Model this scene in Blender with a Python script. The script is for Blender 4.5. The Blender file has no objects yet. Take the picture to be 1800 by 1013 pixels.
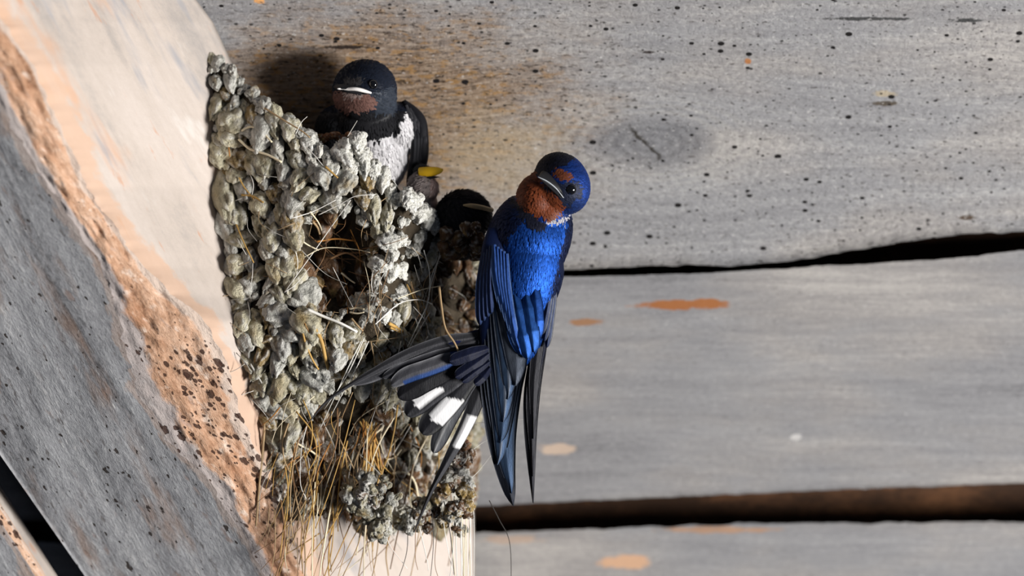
import bpy, bmesh, math, random
import numpy as np
from mathutils import Vector, Matrix
from mathutils.bvhtree import BVHTree

random.seed(7)
rng = np.random.default_rng(7)

# ------------------------------------------------------------------ camera, light, exposure
S = 0.00027            # metres per unit of length used below (about a quarter of a millimetre)
D = 1.2                # camera distance to the nest
Z0 = 2.4               # height under the barn roof
DP = D / S
scene = bpy.context.scene
C = scene.collection

cam = bpy.data.cameras.new('camera')
cam.sensor_width = 36.0
cam.lens = 36.0 * D / (1800 * S)
cam.clip_start = 0.02
cam.clip_end = 60
cam.dof.use_dof = True
cam.dof.focus_distance = D - 20 * S
cam.dof.aperture_fstop = 3.9
camo = bpy.data.objects.new('camera', cam)
C.objects.link(camo)
camo.location = (0, -D, Z0)
camo.rotation_euler = (math.radians(90), 0, 0)
scene.camera = camo

world = bpy.data.worlds.new('world')
world.use_nodes = True
scene.world = world
bg = world.node_tree.nodes['Background']
bg.inputs[0].default_value = (0.62, 0.74, 1.0, 1)
bg.inputs[1].default_value = 0.075

def area(name, loc, target, size, energy, color):
    l = bpy.data.lights.new(name, 'AREA')
    l.shape = 'DISK'
    l.size = size
    l.energy = energy
    l.color = color
    o = bpy.data.objects.new(name, l)
    C.objects.link(o)
    o.location = loc
    o.rotation_euler = (Vector(target) - Vector(loc)).to_track_quat('-Z', 'Y').to_euler()
    return o

# daylight from the open barn door, right and a little below
area('door_daylight', (2.40, -1.58, Z0 - 0.50), (0, 0.05, Z0), 0.85, 165, (1.0, 0.98, 0.955))

vs = scene.view_settings
vs.view_transform = 'Standard'
vs.look = 'None'
vs.gamma = 1.0
vs.exposure = 0.0
vs.use_curve_mapping = False

# ------------------------------------------------------------------ helpers
def P(px, py, d=0.0):
    k = 1 + d / DP
    return (S * (px - 900) * k, S * d, Z0 + S * (506.5 - py) * k)

def P_np(a):
    a = np.asarray(a, float)
    k = 1 + a[:, 2] / DP
    return np.stack([S * (a[:, 0] - 900) * k, S * a[:, 2], Z0 + S * (506.5 - a[:, 1]) * k], 1)

def inv(w):
    w = np.asarray(w, float)
    d = w[:, 1] / S
    k = 1 + d / DP
    return np.stack([w[:, 0] / S / k + 900, 506.5 - (w[:, 2] - Z0) / S / k, d], 1)

def interp(x, pts):
    xs = [p[0] for p in pts]
    ys = [p[1] for p in pts]
    return np.interp(x, xs, ys)

def _hash(ix, iy, iz, seed):
    h = (ix.astype(np.int64) * 374761393 + iy.astype(np.int64) * 668265263 + iz.astype(np.int64) * 2147483647 + seed * 974634777) & 0xffffffff
    h = ((h ^ (h >> 13)) * 1274126177) & 0xffffffff
    h = h ^ (h >> 16)
    return (h & 0xffff) / 65535.0

def vnoise(p, seed=0):
    """smooth value noise in -1..1 for an (n,3) array"""
    p = np.asarray(p, float)
    i = np.floor(p).astype(np.int64)
    f = p - i
    f = f * f * (3 - 2 * f)
    r = 0
    for dx in (0, 1):
        for dy in (0, 1):
            for dz in (0, 1):
                w = (f[:, 0] if dx else 1 - f[:, 0]) * (f[:, 1] if dy else 1 - f[:, 1]) * (f[:, 2] if dz else 1 - f[:, 2])
                r = r + w * _hash(i[:, 0] + dx, i[:, 1] + dy, i[:, 2] + dz, seed)
    return r * 2 - 1

def fbm(p, seed=0, oct=3):
    r = 0
    a = 1.0
    q = np.asarray(p, float)
    for o in range(oct):
        r = r + a * vnoise(q, seed + o * 13)
        a *= 0.5
        q = q * 2.1 + 5.3
    return r

def n1(x, seed=0, oct=3):
    x = np.atleast_1d(np.asarray(x, float))
    return fbm(np.stack([x, x * 0 + seed * 3.7, x * 0 + 0.5], 1), seed, oct)

def obj(name, verts, faces, mat, parent=None, cols=None, uvs=None, smooth=True):
    me = bpy.data.meshes.new(name)
    me.from_pydata([tuple(v) for v in verts], [], [tuple(int(i) for i in f) for f in faces])
    if smooth:
        me.polygons.foreach_set('use_smooth', np.ones(len(me.polygons), bool))
    if cols is not None:
        ca = me.color_attributes.new('col', 'FLOAT_COLOR', 'POINT')
        ca.data.foreach_set('color', np.asarray(cols, np.float32).ravel())
    if uvs is not None:
        uv = me.uv_layers.new(name='UVMap')
        li = np.empty(len(me.loops), np.int32)
        me.loops.foreach_get('vertex_index', li)
        uv.data.foreach_set('uv', np.asarray(uvs, np.float32)[li].ravel())
    me.materials.append(mat)
    me.update()
    o = bpy.data.objects.new(name, me)
    C.objects.link(o)
    if parent is not None:
        o.parent = parent
        o.matrix_parent_inverse = parent.matrix_world.inverted()
    return o

def thing(name, label, cat, loc, group=None):
    o = bpy.data.objects.new(name, None)
    o.empty_display_size = 0.02
    C.objects.link(o)
    o.location = loc
    o.matrix_world = Matrix.Translation(loc)
    o['label'] = label
    o['category'] = cat
    o['kind'] = 'thing'
    if group:
        o['group'] = group
    return o

def grid_faces(nu, nv, off=0):
    f = []
    for i in range(nu - 1):
        for j in range(nv - 1):
            a = off + i * nv + j
            f.append((a, a + 1, a + nv + 1, a + nv))
    return f

def catmull(pts, n):
    """smooth curve through the points (any number of columns), n samples"""
    p = np.asarray(pts, float)
    if len(p) == 2:
        t = np.linspace(0, 1, n)[:, None]
        return p[0] * (1 - t) + p[1] * t
    seg = np.linalg.norm(np.diff(p[:, :2], axis=0), axis=1)
    s = np.concatenate([[0], np.cumsum(seg)])
    q = np.vstack([2 * p[0] - p[1], p, 2 * p[-1] - p[-2]])
    out = []
    for x in np.linspace(0, s[-1], n):
        k = min(int(np.searchsorted(s, x, side='right')) - 1, len(p) - 2)
        k = max(k, 0)
        t = (x - s[k]) / max(s[k + 1] - s[k], 1e-9)
        a, b, c, d = q[k], q[k + 1], q[k + 2], q[k + 3]
        out.append(0.5 * (2 * b + (c - a) * t + (2 * a - 5 * b + 4 * c - d) * t * t + (3 * b - a - 3 * c + d) * t ** 3))
    return np.array(out)

def in_poly(x, y, poly):
    x = np.asarray(x, float)
    y = np.asarray(y, float)
    r = np.zeros(x.shape, bool)
    n = len(poly)
    for i in range(n):
        x1, y1 = poly[i]
        x2, y2 = poly[(i + 1) % n]
        c = ((y1 > y) != (y2 > y)) & (x < (x2 - x1) * (y - y1) / ((y2 - y1) if y2 != y1 else 1e-9) + x1)
        r ^= c
    return r

# ------------------------------------------------------------------ materials
class NT:
    def __init__(self, name):
        self.m = bpy.data.materials.new(name)
        self.m.use_nodes = True
        self.t = self.m.node_tree
        self.b = self.t.nodes['Principled BSDF']
    def n(self, kind, **kw):
        x = self.t.nodes.new(kind)
        for k, v in kw.items():
            setattr(x, k, v)
        return x
    def put(self, sock, v):
        if isinstance(v, bpy.types.NodeSocket):
            self.t.links.new(v, sock)
        elif v is not None:
            if sock.type == 'RGBA' and len(v) == 3:
                v = (*v, 1)
            sock.default_value = v
    def math(self, op, a, b=None, clamp=False):
        x = self.n('ShaderNodeMath', operation=op, use_clamp=clamp)
        self.put(x.inputs[0], a)
        self.put(x.inputs[1], b)
        return x.outputs[0]
    def vec(self, co, sc=(1, 1, 1), loc=(0, 0, 0)):
        x = self.n('ShaderNodeMapping')
        self.put(x.inputs['Vector'], co)
        x.inputs['Scale'].default_value = sc
        x.inputs['Location'].default_value = loc
        return x.outputs[0]
    def noise(self, co, scale=1, detail=4, rough=0.55, dist=0.0):
        x = self.n('ShaderNodeTexNoise')
        self.put(x.inputs['Vector'], co)
        x.inputs['Scale'].default_value = scale
        x.inputs['Detail'].default_value = detail
        x.inputs['Roughness'].default_value = rough
        x.inputs['Distortion'].default_value = dist
        return x.outputs[0]
    def voro(self, co, scale=1, rand=1.0):
        x = self.n('ShaderNodeTexVoronoi')
        self.put(x.inputs['Vector'], co)
        x.inputs['Scale'].default_value = scale
        x.inputs['Randomness'].default_value = rand
        return x.outputs['Distance'], x.outputs['Color']
    def ramp(self, f, *stops):
        x = self.n('ShaderNodeValToRGB')
        self.put(x.inputs[0], f)
        e = x.color_ramp.elements
        while len(e) < len(stops):
            e.new(0.5)
        for el, (p, c) in zip(e, stops):
            el.position = p
            el.color = (*c, 1) if not isinstance(c, (int, float)) else (c, c, c, 1)
        return x.outputs[0]
    def rng(self, f, a, b, c=0.0, d=1.0, smooth=True):
        x = self.n('ShaderNodeMapRange', interpolation_type='SMOOTHSTEP' if smooth else 'LINEAR')
        self.put(x.inputs[0], f)
        for i, v in enumerate((a, b, c, d)):
            x.inputs[i + 1].default_value = v
        return x.outputs[0]
    def mix(self, f, a, b, mode='MIX'):
        x = self.n('ShaderNodeMix', data_type='RGBA', blend_type=mode)
        self.put(x.inputs[0], f)
        self.put(x.inputs[6], a)
        self.put(x.inputs[7], b)
        return x.outputs[2]
    def sep(self, co):
        x = self.n('ShaderNodeSeparateXYZ')
        self.put(x.inputs[0], co)
        return x.outputs
    def ell(self, uvs, cu, cv, ru, rv, nz=None, amt=0.3):
        """distance from an ellipse centre in radii"""
        a = self.math('MULTIPLY', self.math('SUBTRACT', uvs[0], cu), 1 / ru)
        b = self.math('MULTIPLY', self.math('SUBTRACT', uvs[1], cv), 1 / rv)
        e = self.math('SQRT', self.math('ADD', self.math('MULTIPLY', a, a), self.math('MULTIPLY', b, b)))
        if nz is not None:
            e = self.math('ADD', e, self.math('MULTIPLY', self.math('SUBTRACT', nz, 0.5), amt * 2))
        return e
    def bump(self, h, strength=0.5, dist=0.001, normal=None):
        x = self.n('ShaderNodeBump')
        x.inputs['Strength'].default_value = strength
        x.inputs['Distance'].default_value = dist
        self.put(x.inputs['Height'], h)
        if normal is not None:
            self.put(x.inputs['Normal'], normal)
        return x.outputs[0]
    def out(self, color, rough=0.8, metal=0.0, normal=None, spec=0.3):
        self.put(self.b.inputs['Base Color'], color)
        self.put(self.b.inputs['Roughness'], rough)
        self.put(self.b.inputs['Metallic'], metal)
        self.b.inputs['Specular IOR Level'].default_value = spec
        if normal is not None:
            self.put(self.b.inputs['Normal'], normal)
        return self.m
    def uv(self):
        return self.n('ShaderNodeUVMap', uv_map='UVMap').outputs[0]

def board_material(name, first, seed, patches=(), tone=0.86):
    N = NT(name)
    uv = N.uv()
    s = N.sep(uv)
    low = N.noise(N.vec(uv, (2.2, 6.5, 1), (seed, 0, 0)), 1, 4)
    warp = N.noise(N.vec(uv, (2.2, 5, 1), (seed * 2, 3, 0)), 1, 2)
    knot = N.ell(s, 1.142, 0.252, 0.112, 0.047) if first else None
    # grain lines bend round the knot
    v = N.math('ADD', s[1], N.math('MULTIPLY', warp, 0.05))
    if first:
        pull = N.rng(knot, 0.0, 5.0, 1.0, 0.0)
        v = N.math('ADD', v, N.math('MULTIPLY', N.math('MULTIPLY', pull, N.math('SUBTRACT', 0.252, s[1])), 0.75))
    cb = N.n('ShaderNodeCombineXYZ')
    N.put(cb.inputs[0], s[0]); N.put(cb.inputs[1], v)
    gco = cb.outputs[0]
    g1 = N.noise(N.vec(gco, (2.5, 48, 1), (seed, 1, 0)), 1, 5, 0.6)
    g2 = N.noise(N.vec(gco, (13, 240, 1), (seed, 7, 0)), 1, 4, 0.7)
    mot = N.noise(N.vec(uv, (75, 135, 1), (seed, 9, 0)), 1, 5, 0.75)
    tot = N.math('ADD', N.math('ADD', N.math('MULTIPLY', g1, 0.30), N.math('MULTIPLY', g2, 0.18)), N.math('ADD', N.math('MULTIPLY', mot, 0.44 if first else 0.24), N.math('MULTIPLY', low, 0.26 if first else 0.42)))
    k = tone
    col = N.ramp(tot, (0.36, (0.13 * k, 0.13 * k, 0.135 * k)), (0.50, (0.32 * k, 0.315 * k, 0.325 * k)), (0.60, (0.40 * k, 0.395 * k, 0.40 * k)), (0.72, (0.58 * k, 0.57 * k, 0.56 * k)))
    warm = N.rng(low, 0.42, 0.62)
    col = N.mix(N.math('MULTIPLY', warm, 0.30), col, N.mix(1.0, col, (1.0, 0.86, 0.72), 'MULTIPLY'))
    # worm holes and flecks
    hd, hc = N.voro(N.vec(uv, (40, 66, 1), (seed, 2, 0)), 1)
    rad = N.math('MULTIPLY', N.math('POWER', N.sep(hc)[0], 3.2), 0.27 if first else 0.05)
    hole = N.math('LESS_THAN', hd, rad)
    hd2, hc2 = N.voro(N.vec(uv, (74, 128, 1), (seed, 6, 0)), 1)
    wob = N.math('MULTIPLY', N.math('SUBTRACT', mot, 0.5), 0.5)
    hole2 = N.math('LESS_THAN', N.math('ADD', hd2, wob), N.math('MULTIPLY', N.math('POWER', N.sep(hc2)[0], 2.6), 0.27 if first else 0.02))
    hole = N.math('MAXIMUM', hole, N.math('MULTIPLY', hole2, 0.85))
    chip = N.rng(N.noise(N.vec(uv, (95, 190, 1), (seed, 15, 0)), 1, 3, 0.6), 0.62, 0.70)
    fd = N.noise(N.vec(uv, (70, 190, 1), (seed, 5, 0)), 1, 2, 0.5)
    fleck = N.rng(fd, 0.635, 0.69)
    hgt = N.math('ADD', N.math('MULTIPLY', tot, 1.0), N.math('MULTIPLY', hole, -0.5))
    if first:
        st = N.noise(N.vec(uv, (7, 16, 1), (3, 4, 0)), 1, 4, 0.6)
        e1 = N.ell(s, 0.66, 0.20, 0.40, 0.21, st, 0.55)
        stain = N.rng(e1, 0.40, 1.20, 1.0, 0.0)
        brown = N.ramp(N.math('ADD', N.math('MULTIPLY', g2, 0.55), N.math('MULTIPLY', mot, 0.45)), (0.36, (0.06, 0.034, 0.018)), (0.47, (0.22, 0.145, 0.09)), (0.57, (0.36, 0.265, 0.185)), (0.70, (0.52, 0.43, 0.34)))
        col = N.mix(N.math('MULTIPLY', stain, 0.92), col, brown)
        och = N.math('MULTIPLY', N.rng(N.noise(N.vec(uv, (38, 95, 1), (8, 4, 0)), 1, 4), 0.52, 0.62), stain)
        col = N.mix(N.math('MULTIPLY', och, 0.7), col, (0.36, 0.20, 0.07))
        fl2 = N.math('MULTIPLY', N.rng(N.noise(N.vec(uv, (46, 150, 1), (2, 9, 0)), 1, 4, 0.7), 0.56, 0.62), N.rng(e1, 0.5, 1.6, 1.0, 0.12))
        col = N.mix(N.math('MULTIPLY', fl2, 0.85), col, (0.035, 0.022, 0.014))
        e2 = N.ell(s, 0.88, 0.27, 0.14, 0.10, st, 0.6)
        col = N.mix(N.rng(e2, 0.3, 1.1, 0.5, 0.0), col, (0.50, 0.40, 0.27))
        # knot
        rings = N.math('ADD', N.math('MULTIPLY', N.math('SINE', N.math('ADD', N.math('MULTIPLY', knot, 26), N.math('MULTIPLY', warp, 20))), 0.5), 0.5)
        kcol = N.mix(N.math('MULTIPLY', N.math('MULTIPLY', rings, st), 0.95), (0.15, 0.15, 0.16), (0.40, 0.40, 0.41))
        kcol = N.mix(N.math('MULTIPLY', mot, 0.7), kcol, (0.10, 0.10, 0.11))
        knw = N.math('ADD', knot, N.math('MULTIPLY', N.math('SUBTRACT', st, 0.5), 0.9))
        col = N.mix(N.rng(knw, 0.55, 1.2, 0.72, 0.0), col, kcol)
        halo = N.math('MULTIPLY', N.rng(knot, 0.95, 1.2), N.rng(knot, 1.2, 2.3, 1.0, 0.0))
        col = N.mix(N.math('MULTIPLY', N.math('MULTIPLY', halo, rings), 0.28), col, (0.50, 0.48, 0.44))
        # crack through the knot
        cx = N.math('SUBTRACT', s[0], 1.135)
        ln = N.math('ABSOLUTE', N.math('SUBTRACT', N.math('SUBTRACT', s[1], 0.252), N.math('ADD', N.math('MULTIPLY', cx, 0.95), N.math('MULTIPLY', N.math('SUBTRACT', mot, 0.5), 0.03))))
        crack = N.math('MULTIPLY', N.rng(ln, 0.002, 0.006, 1.0, 0.0), N.rng(N.math('ABSOLUTE', cx), 0.02, 0.035, 1.0, 0.0))
        col = N.mix(crack, col, (0.05, 0.045, 0.04))
        # a long drying crack and the crumbled spots
        for (cu, cv, ru, rv, c) in ((1.52, 0.033, 0.09, 0.0035, (0.06, 0.06, 0.06)), (0.61, 0.083, 0.045, 0.004, (0.03, 0.02, 0.015)), (1.555, 0.165, 0.022, 0.006, (0.45, 0.38, 0.28)), (1.557, 0.182, 0.026, 0.005, (0.10, 0.08, 0.06)),
                               (1.315, 0.108, 0.006, 0.006, (0.45, 0.19, 0.07)), (1.70, 0.383, 0.016, 0.005, (0.10, 0.07, 0.05)), (0.455, 0.001, 0.012, 0.006, (0.8, 0.40, 0.15)), (1.14, 0.092, 0.012, 0.003, (0.04, 0.03, 0.03)), (1.70, 0.036, 0.03, 0.004, (0.06, 0.06, 0.06))):
            e = N.ell(s, cu, cv, ru, rv, mot, 1.0)
            col = N.mix(N.rng(e, 0.6, 1.1, 1.0, 0.0), col, c)
    col = N.mix(N.math('MULTIPLY', fleck, 0.75 if first else 0.25), col, (0.085, 0.075, 0.07))
    col = N.mix(N.math('MULTIPLY', chip, 0.6 if first else 0.25), col, (0.64, 0.62, 0.60))
    col = N.mix(hole, col, (0.012, 0.010, 0.010))
    for (cu, cv, ru, rv, c, a) in patches:
        e = N.ell(s, cu, cv, ru, rv, N.noise(N.vec(uv, (30, 60, 1), (cu * 9, 2, 0)), 1, 4), 0.9)
        col = N.mix(N.rng(e, 0.7, 1.15, a, 0.0), col, c)
    nor = N.bump(hgt, 1.0, 0.0026 if first else 0.0012)
    return N.out(col, 0.85, 0, nor, 0.2)

def wood_material(name, cols, seed, streak=(3, 60), accents=(), bump=0.8, bdist=0.0015, mottle=0.25, holes=None, hole_col=(0.03, 0.02, 0.015), pitfrom=None, borders=()):
    """timber seen along its grain; u runs along the beam, v across"""
    N = NT(name)
    uv = N.uv()
    a = N.noise(N.vec(uv, (streak[0], streak[1], 1), (seed, 1, 0)), 1, 5, 0.6, 0.3)
    b = N.noise(N.vec(uv, (55, 95, 1), (seed, 5, 0)), 1, 5, 0.75)
    low = N.noise(N.vec(uv, (3, 9, 1), (seed, 8, 0)), 1, 3)
    t = N.math('ADD', N.math('ADD', N.math('MULTIPLY', a, 0.70 - mottle), N.math('MULTIPLY', b, mottle)), N.math('MULTIPLY', low, 0.30))
    col = N.ramp(t, *cols)
    for (sc, lo, hi, amt, c, k) in accents:
        x = N.noise(N.vec(uv, sc, (seed + k, k, 0)), 1, 4, 0.6)
        col = N.mix(N.math('MULTIPLY', N.rng(x, lo, hi), amt), col, c)
    f = N.n('ShaderNodeAttribute', attribute_name='col').outputs['Fac']
    for (at, w, sc, amt, c) in borders:                    # the neighbouring surface's wood runs over in ragged patches
        x = N.noise(N.vec(uv, sc, (seed + 31, 2, 0)), 1, 5, 0.65)
        e = N.math('ADD', N.math('ABSOLUTE', N.math('SUBTRACT', f, at)), N.math('MULTIPLY', N.math('SUBTRACT', x, 0.5), 0.10 + w * 2.6))
        col = N.mix(N.rng(e, w * 0.7, w * 1.15, amt, 0.0), col, c)
    h = t
    if holes is not None:
        for (sx, sy, r, p) in holes:
            hd, hc = N.voro(N.vec(uv, (sx, sy, 1), (seed, sx, 0)), 1)
            wob = N.math('MULTIPLY', N.math('SUBTRACT', N.noise(N.vec(uv, (130, 170, 1)), 1, 3, 0.6), 0.5), 0.75)
            rad = N.math('MULTIPLY', N.math('POWER', N.sep(hc)[0], p), r)
            if pitfrom is not None:
                cl = N.noise(N.vec(uv, (7, 10, 1), (seed, 6, 0)), 1, 2)
                rad = N.math('MULTIPLY', rad, N.math('MULTIPLY', N.rng(N.sep(uv)[0], pitfrom[0], pitfrom[1], 0.1, 1.0), N.rng(cl, 0.40, 0.62, 0.25, 1.1)))
            hole = N.rng(N.math('SUBTRACT', N.math('ADD', hd, wob), rad), -0.05, 0.03, 1.0, 0.0)
            col = N.mix(N.math('MULTIPLY', hole, 0.92), col, hole_col)
            h = N.math('SUBTRACT', h, N.math('MULTIPLY', hole, 0.35))
    return N.out(col, 0.85, 0, N.bump(h, bump, bdist), 0.2)

M = {}
M['board_a'] = board_material('weathered board with knot', True, 1.3)
M['board_b'] = board_material('plain weathered board', False, 5.1, (
    (1.208, 0.5355, 0.085, 0.0095, (0.33, 0.12, 0.035), 0.95), (1.03, 0.566, 0.03, 0.007, (0.30, 0.15, 0.07), 0.9),
    (0.98, 0.79, 0.035, 0.010, (0.62, 0.46, 0.34), 0.7), (1.40, 0.768, 0.010, 0.007, (0.62, 0.60, 0.58), 0.7)), 0.72)
M['board_c'] = board_material('lowest weathered board', False, 9.7, (
    (1.10, 0.988, 0.045, 0.014, (0.60, 0.36, 0.22), 0.9), (1.26, 0.932, 0.10, 0.006, (0.42, 0.24, 0.14), 0.8), (0.9, 0.95, 0.06, 0.008, (0.5, 0.33, 0.22), 0.5)), 0.74)
M['backing'] = wood_material('brown timber behind boards', ((0.3, (0.012, 0.008, 0.006)), (0.5, (0.045, 0.022, 0.012)), (0.68, (0.20, 0.09, 0.04))), 3.3, (6, 12))  # brown ramp kept very dark to carry the gaps' shade
M['grey_face'] = wood_material('grey beam face', ((0.36, (0.10, 0.10, 0.105)), (0.46, (0.27, 0.27, 0.28)), (0.56, (0.39, 0.39, 0.40)), (0.68, (0.64, 0.63, 0.62))), 2.2, (2.2, 34),
    (((4, 14, 1), 0.54, 0.70, 0.6, (0.25, 0.155, 0.105), 4), ((12, 26, 1), 0.60, 0.70, 0.5, (0.28, 0.17, 0.12), 14), ((26, 110, 1), 0.62, 0.72, 0.6, (0.68, 0.66, 0.64), 11), ((24, 80, 1), 0.60, 0.68, 0.7, (0.12, 0.105, 0.10), 21)),
    1.0, 0.002, 0.38, ((26, 50, 0.24, 6.0), (60, 100, 0.28, 6.0)), borders=((1.0, 0.04, (14, 30, 1), 0.45, (0.50, 0.36, 0.28)),))
M['worn_edge'] = wood_material('orange worn edge', ((0.37, (0.25, 0.125, 0.07)), (0.46, (0.50, 0.29, 0.18)), (0.55, (0.66, 0.43, 0.30)), (0.66, (0.84, 0.68, 0.55))), 6.1, (9, 18),
    (((9, 12, 1), 0.54, 0.70, 0.6, (0.44, 0.21, 0.11), 5), ((30, 36, 1), 0.56, 0.68, 0.55, (0.84, 0.72, 0.62), 8), ((16, 22, 1), 0.60, 0.70, 0.5, (0.40, 0.33, 0.31), 18), ((70, 90, 1), 0.58, 0.68, 0.6, (0.26, 0.12, 0.06), 15)),
    1.0, 0.004, 0.40, ((46, 58, 0.62, 1.9), (84, 104, 0.65, 2.0)), (0.055, 0.026, 0.018), (0.60, 0.74), ((0.0, 0.22, (10, 14, 1), 0.85, (0.36, 0.34, 0.34)), (1.0, 0.16, (10, 14, 1), 0.8, (0.60, 0.50, 0.43))))
M['pale_face'] = wood_material('pale beam face', ((0.34, (0.33, 0.30, 0.28)), (0.46, (0.48, 0.415, 0.365)), (0.58, (0.55, 0.48, 0.43)), (0.72, (0.62, 0.58, 0.54))), 4.4, (1.6, 14),
    (((2.2, 9, 1), 0.54, 0.70, 0.85, (0.56, 0.33, 0.21), 3), ((2.6, 12, 1), 0.55, 0.68, 0.8, (0.30, 0.30, 0.32), 9), ((5, 16, 1), 0.60, 0.72, 0.6, (0.66, 0.62, 0.58), 19), ((9, 40, 1), 0.62, 0.72, 0.5, (0.50, 0.24, 0.13), 12)), 0.6, 0.0015, 0.18,
    borders=((0.0, 0.10, (7, 10, 1), 0.7, (0.58, 0.37, 0.25)),))

def attr_mat(name, rough=0.55, bump=0.0, bscale=3000, metal=False, spec=0.3, stretch=(1, 1, 1), bd=0.0008):
    N = NT(name)
    a = N.n('ShaderNodeAttribute', attribute_name='col')
    nor = None
    if bump:
        co = N.n('ShaderNodeTexCoord').outputs['Object']
        x = N.noise(N.vec(co, stretch), bscale, 4, 0.65)
        nor = N.bump(x, bump, bd)
    m = N.out(a.outputs['Color'], rough, a.outputs['Alpha'] if metal else 0.0, nor, spec)
    return m

M['mud'] = attr_mat('dried mud', 0.92, 1.0, 650, False, 0.10, bd=0.0022)
M['straw'] = attr_mat('dry straw', 0.6, 0.0, 0, False, 0.3)
M['plumage'] = attr_mat('plumage', 0.5, 0.3, 1400, True, 0.2, (1, 1, 0.12))
M['feather'] = attr_mat('flight feather', 0.5, 0.25, 1500, True, 0.12, (1, 1, 0.2))
M['soft'] = attr_mat('soft down', 0.8, 0.2, 900, True, 0.15)

def plain(name, col, rough, spec=0.5):
    return NT(name).out(col, rough, 0, None, spec)
M['eye'] = plain('wet black eye', (0.004, 0.004, 0.005), 0.06, 0.8)
M['bill'] = plain('dark horn bill', (0.012, 0.012, 0.014), 0.5, 0.3)
M['bill_edge'] = plain('pale grey bill edge', (0.42, 0.45, 0.48), 0.4)
M['gape_white'] = plain('whitish gape flange', (0.86, 0.83, 0.80), 0.5)
M['gape_yellow'] = plain('yellow open gape', (1.0, 0.58, 0.015), 0.45)
M['gape_dull'] = plain('dull ochre gape flange', (0.42, 0.30, 0.15), 0.5)

# ------------------------------------------------------------------ boards of the roof behind
BD = lambda py: 122 + 0.40 * py
def board(name, label, top, bot, doff, mat, x0=-250, x1=2250, thick=42, seed=1, rough=2.0):
    nu, nv = 420, 30
    xs = np.linspace(x0, x1, nu)
    t = interp(xs, top) + n1(xs / 26, seed) * rough
    b = interp(xs, bot) + n1(xs / 22, seed + 4) * rough
    vv = np.linspace(0, 1, nv)
    V, UV = [], []
    for i in range(nu):
        py = t[i] * (1 - vv) + b[i] * vv
        px = np.full(nv, xs[i])
        d = BD(py) + doff
        d = d + 1.6 * fbm(np.stack([px / 130, py / 22, px * 0], 1), seed)
        # edges a little rounded
        d = d + 7 * (np.exp(-(py - t[i]) / 4.0) + np.exp(-(b[i] - py) / 4.0))
        V.append(np.stack([px, py, d], 1))
        UV.append(np.stack([px / 1000, py / 1000], 1))
    V = np.concatenate(V); UV = np.concatenate(UV)
    Bk = V.copy(); Bk[:, 2] = BD(V[:, 1]) + doff + thick
    n = len(V)
    F = [f[::-1] for f in grid_faces(nu, nv)] + grid_faces(nu, nv, n)
    for i in range(nu - 1):
        a, c = i * nv, (i + 1) * nv
        F.append((a, c, n + c, n + a))
        a, c = i * nv + nv - 1, (i + 1) * nv + nv - 1
        F.append((c, a, n + a, n + c))
    for j in range(nv - 1):
        F.append((j + 1, j, n + j, n + j + 1))
        a = (nu - 1) * nv + j
        F.append((a, a + 1, n + a + 1, n + a))
    o = obj(name, P_np(np.vstack([V, Bk])), F, mat, uvs=np.vstack([UV, UV]))
    o['label'] = label
    o['category'] = 'plank'
    o['kind'] = 'thing'
    return o

board('wooden_board', 'wide weathered grey board with an oval knot and worm holes, topmost behind the birds',
      [(-250, -330), (2250, -350)], [(-250, 490), (835, 482), (985, 474), (1080, 470), (1200, 466), (1290, 468), (1390, 459), (1500, 440), (1600, 424), (1690, 411), (1800, 408), (2250, 380)], 0, M['board_a'], seed=3, rough=1.8)
board('wooden_board', 'blurred grey board with an orange scar, between the wide crack and the brown gap',
      [(-250, 508), (985, 487), (1100, 484), (1250, 480), (1400, 470), (1560, 462), (1700, 452), (1800, 440), (2250, 415)], [(-250, 925), (835, 890), (1200, 873), (1500, 860), (1800, 850), (2250, 836)], 16, M['board_b'], seed=11, rough=1.6)
board('wooden_board', 'lowest blurred grey board along the bottom edge, below the brown gap',
      [(-250, 962), (835, 938), (1100, 928), (1300, 921), (1800, 918), (2250, 910)], [(-250, 1500), (2250, 1480)], 34, M['board_c'], seed=23, rough=2.2)
# added timber backing, its colour darkened for shade in the gaps
bv = []
for (px, py) in ((-500, -500), (2500, -500), (2500, 1600), (-500, 1600)):
    bv.append((px, py, BD(py) + 230))
bk = [(p[0], p[1], p[2] + 40) for p in bv]
wb = obj('wall_back', P_np(bv + bk), [(3, 2, 1, 0), (4, 5, 6, 7), (0, 1, 5, 4), (1, 2, 6, 5), (2, 3, 7, 6), (3, 0, 4, 7)], M['backing'], uvs=[(p[0] / 1000, p[1] / 1000) for p in bv + bk], smooth=False)
wb['kind'] = 'structure'

# ------------------------------------------------------------------ beam
A_L = [(-300, -220), (-60, 60), (0, 180), (60, 290), (115, 370), (175, 460), (200, 540), (226, 620), (236, 680), (300, 775), (380, 862), (440, 955), (470, 1013), (620, 1300)]
A_R = [(-150, -260), (0, 30), (60, 115), (110, 225), (150, 330), (205, 405), (255, 470), (305, 520), (362, 565), (400, 640), (430, 740), (468, 820), (500, 905), (545, 1013), (690, 1300)]
R_E = [(235, -220), (345, 0), (375, 40), (398, 90), (412, 122), (620, 505), (833, 898), (835, 1013), (838, 1300)]
def at_py(line, py):
    return np.interp(py, [p[1] for p in line], [p[0] for p in line])
def dA(py):
    return -400 + 0.482 * py
def pale_d(px, py):
    """depth of the pale side of the beam"""
    a = at_py(A_R, py); r = at_py(R_E, py)
    f = (px - a) / (r - a)
    return (dA(py) + 34) * (1 - f) + (BD(py) - 9) * f

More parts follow.
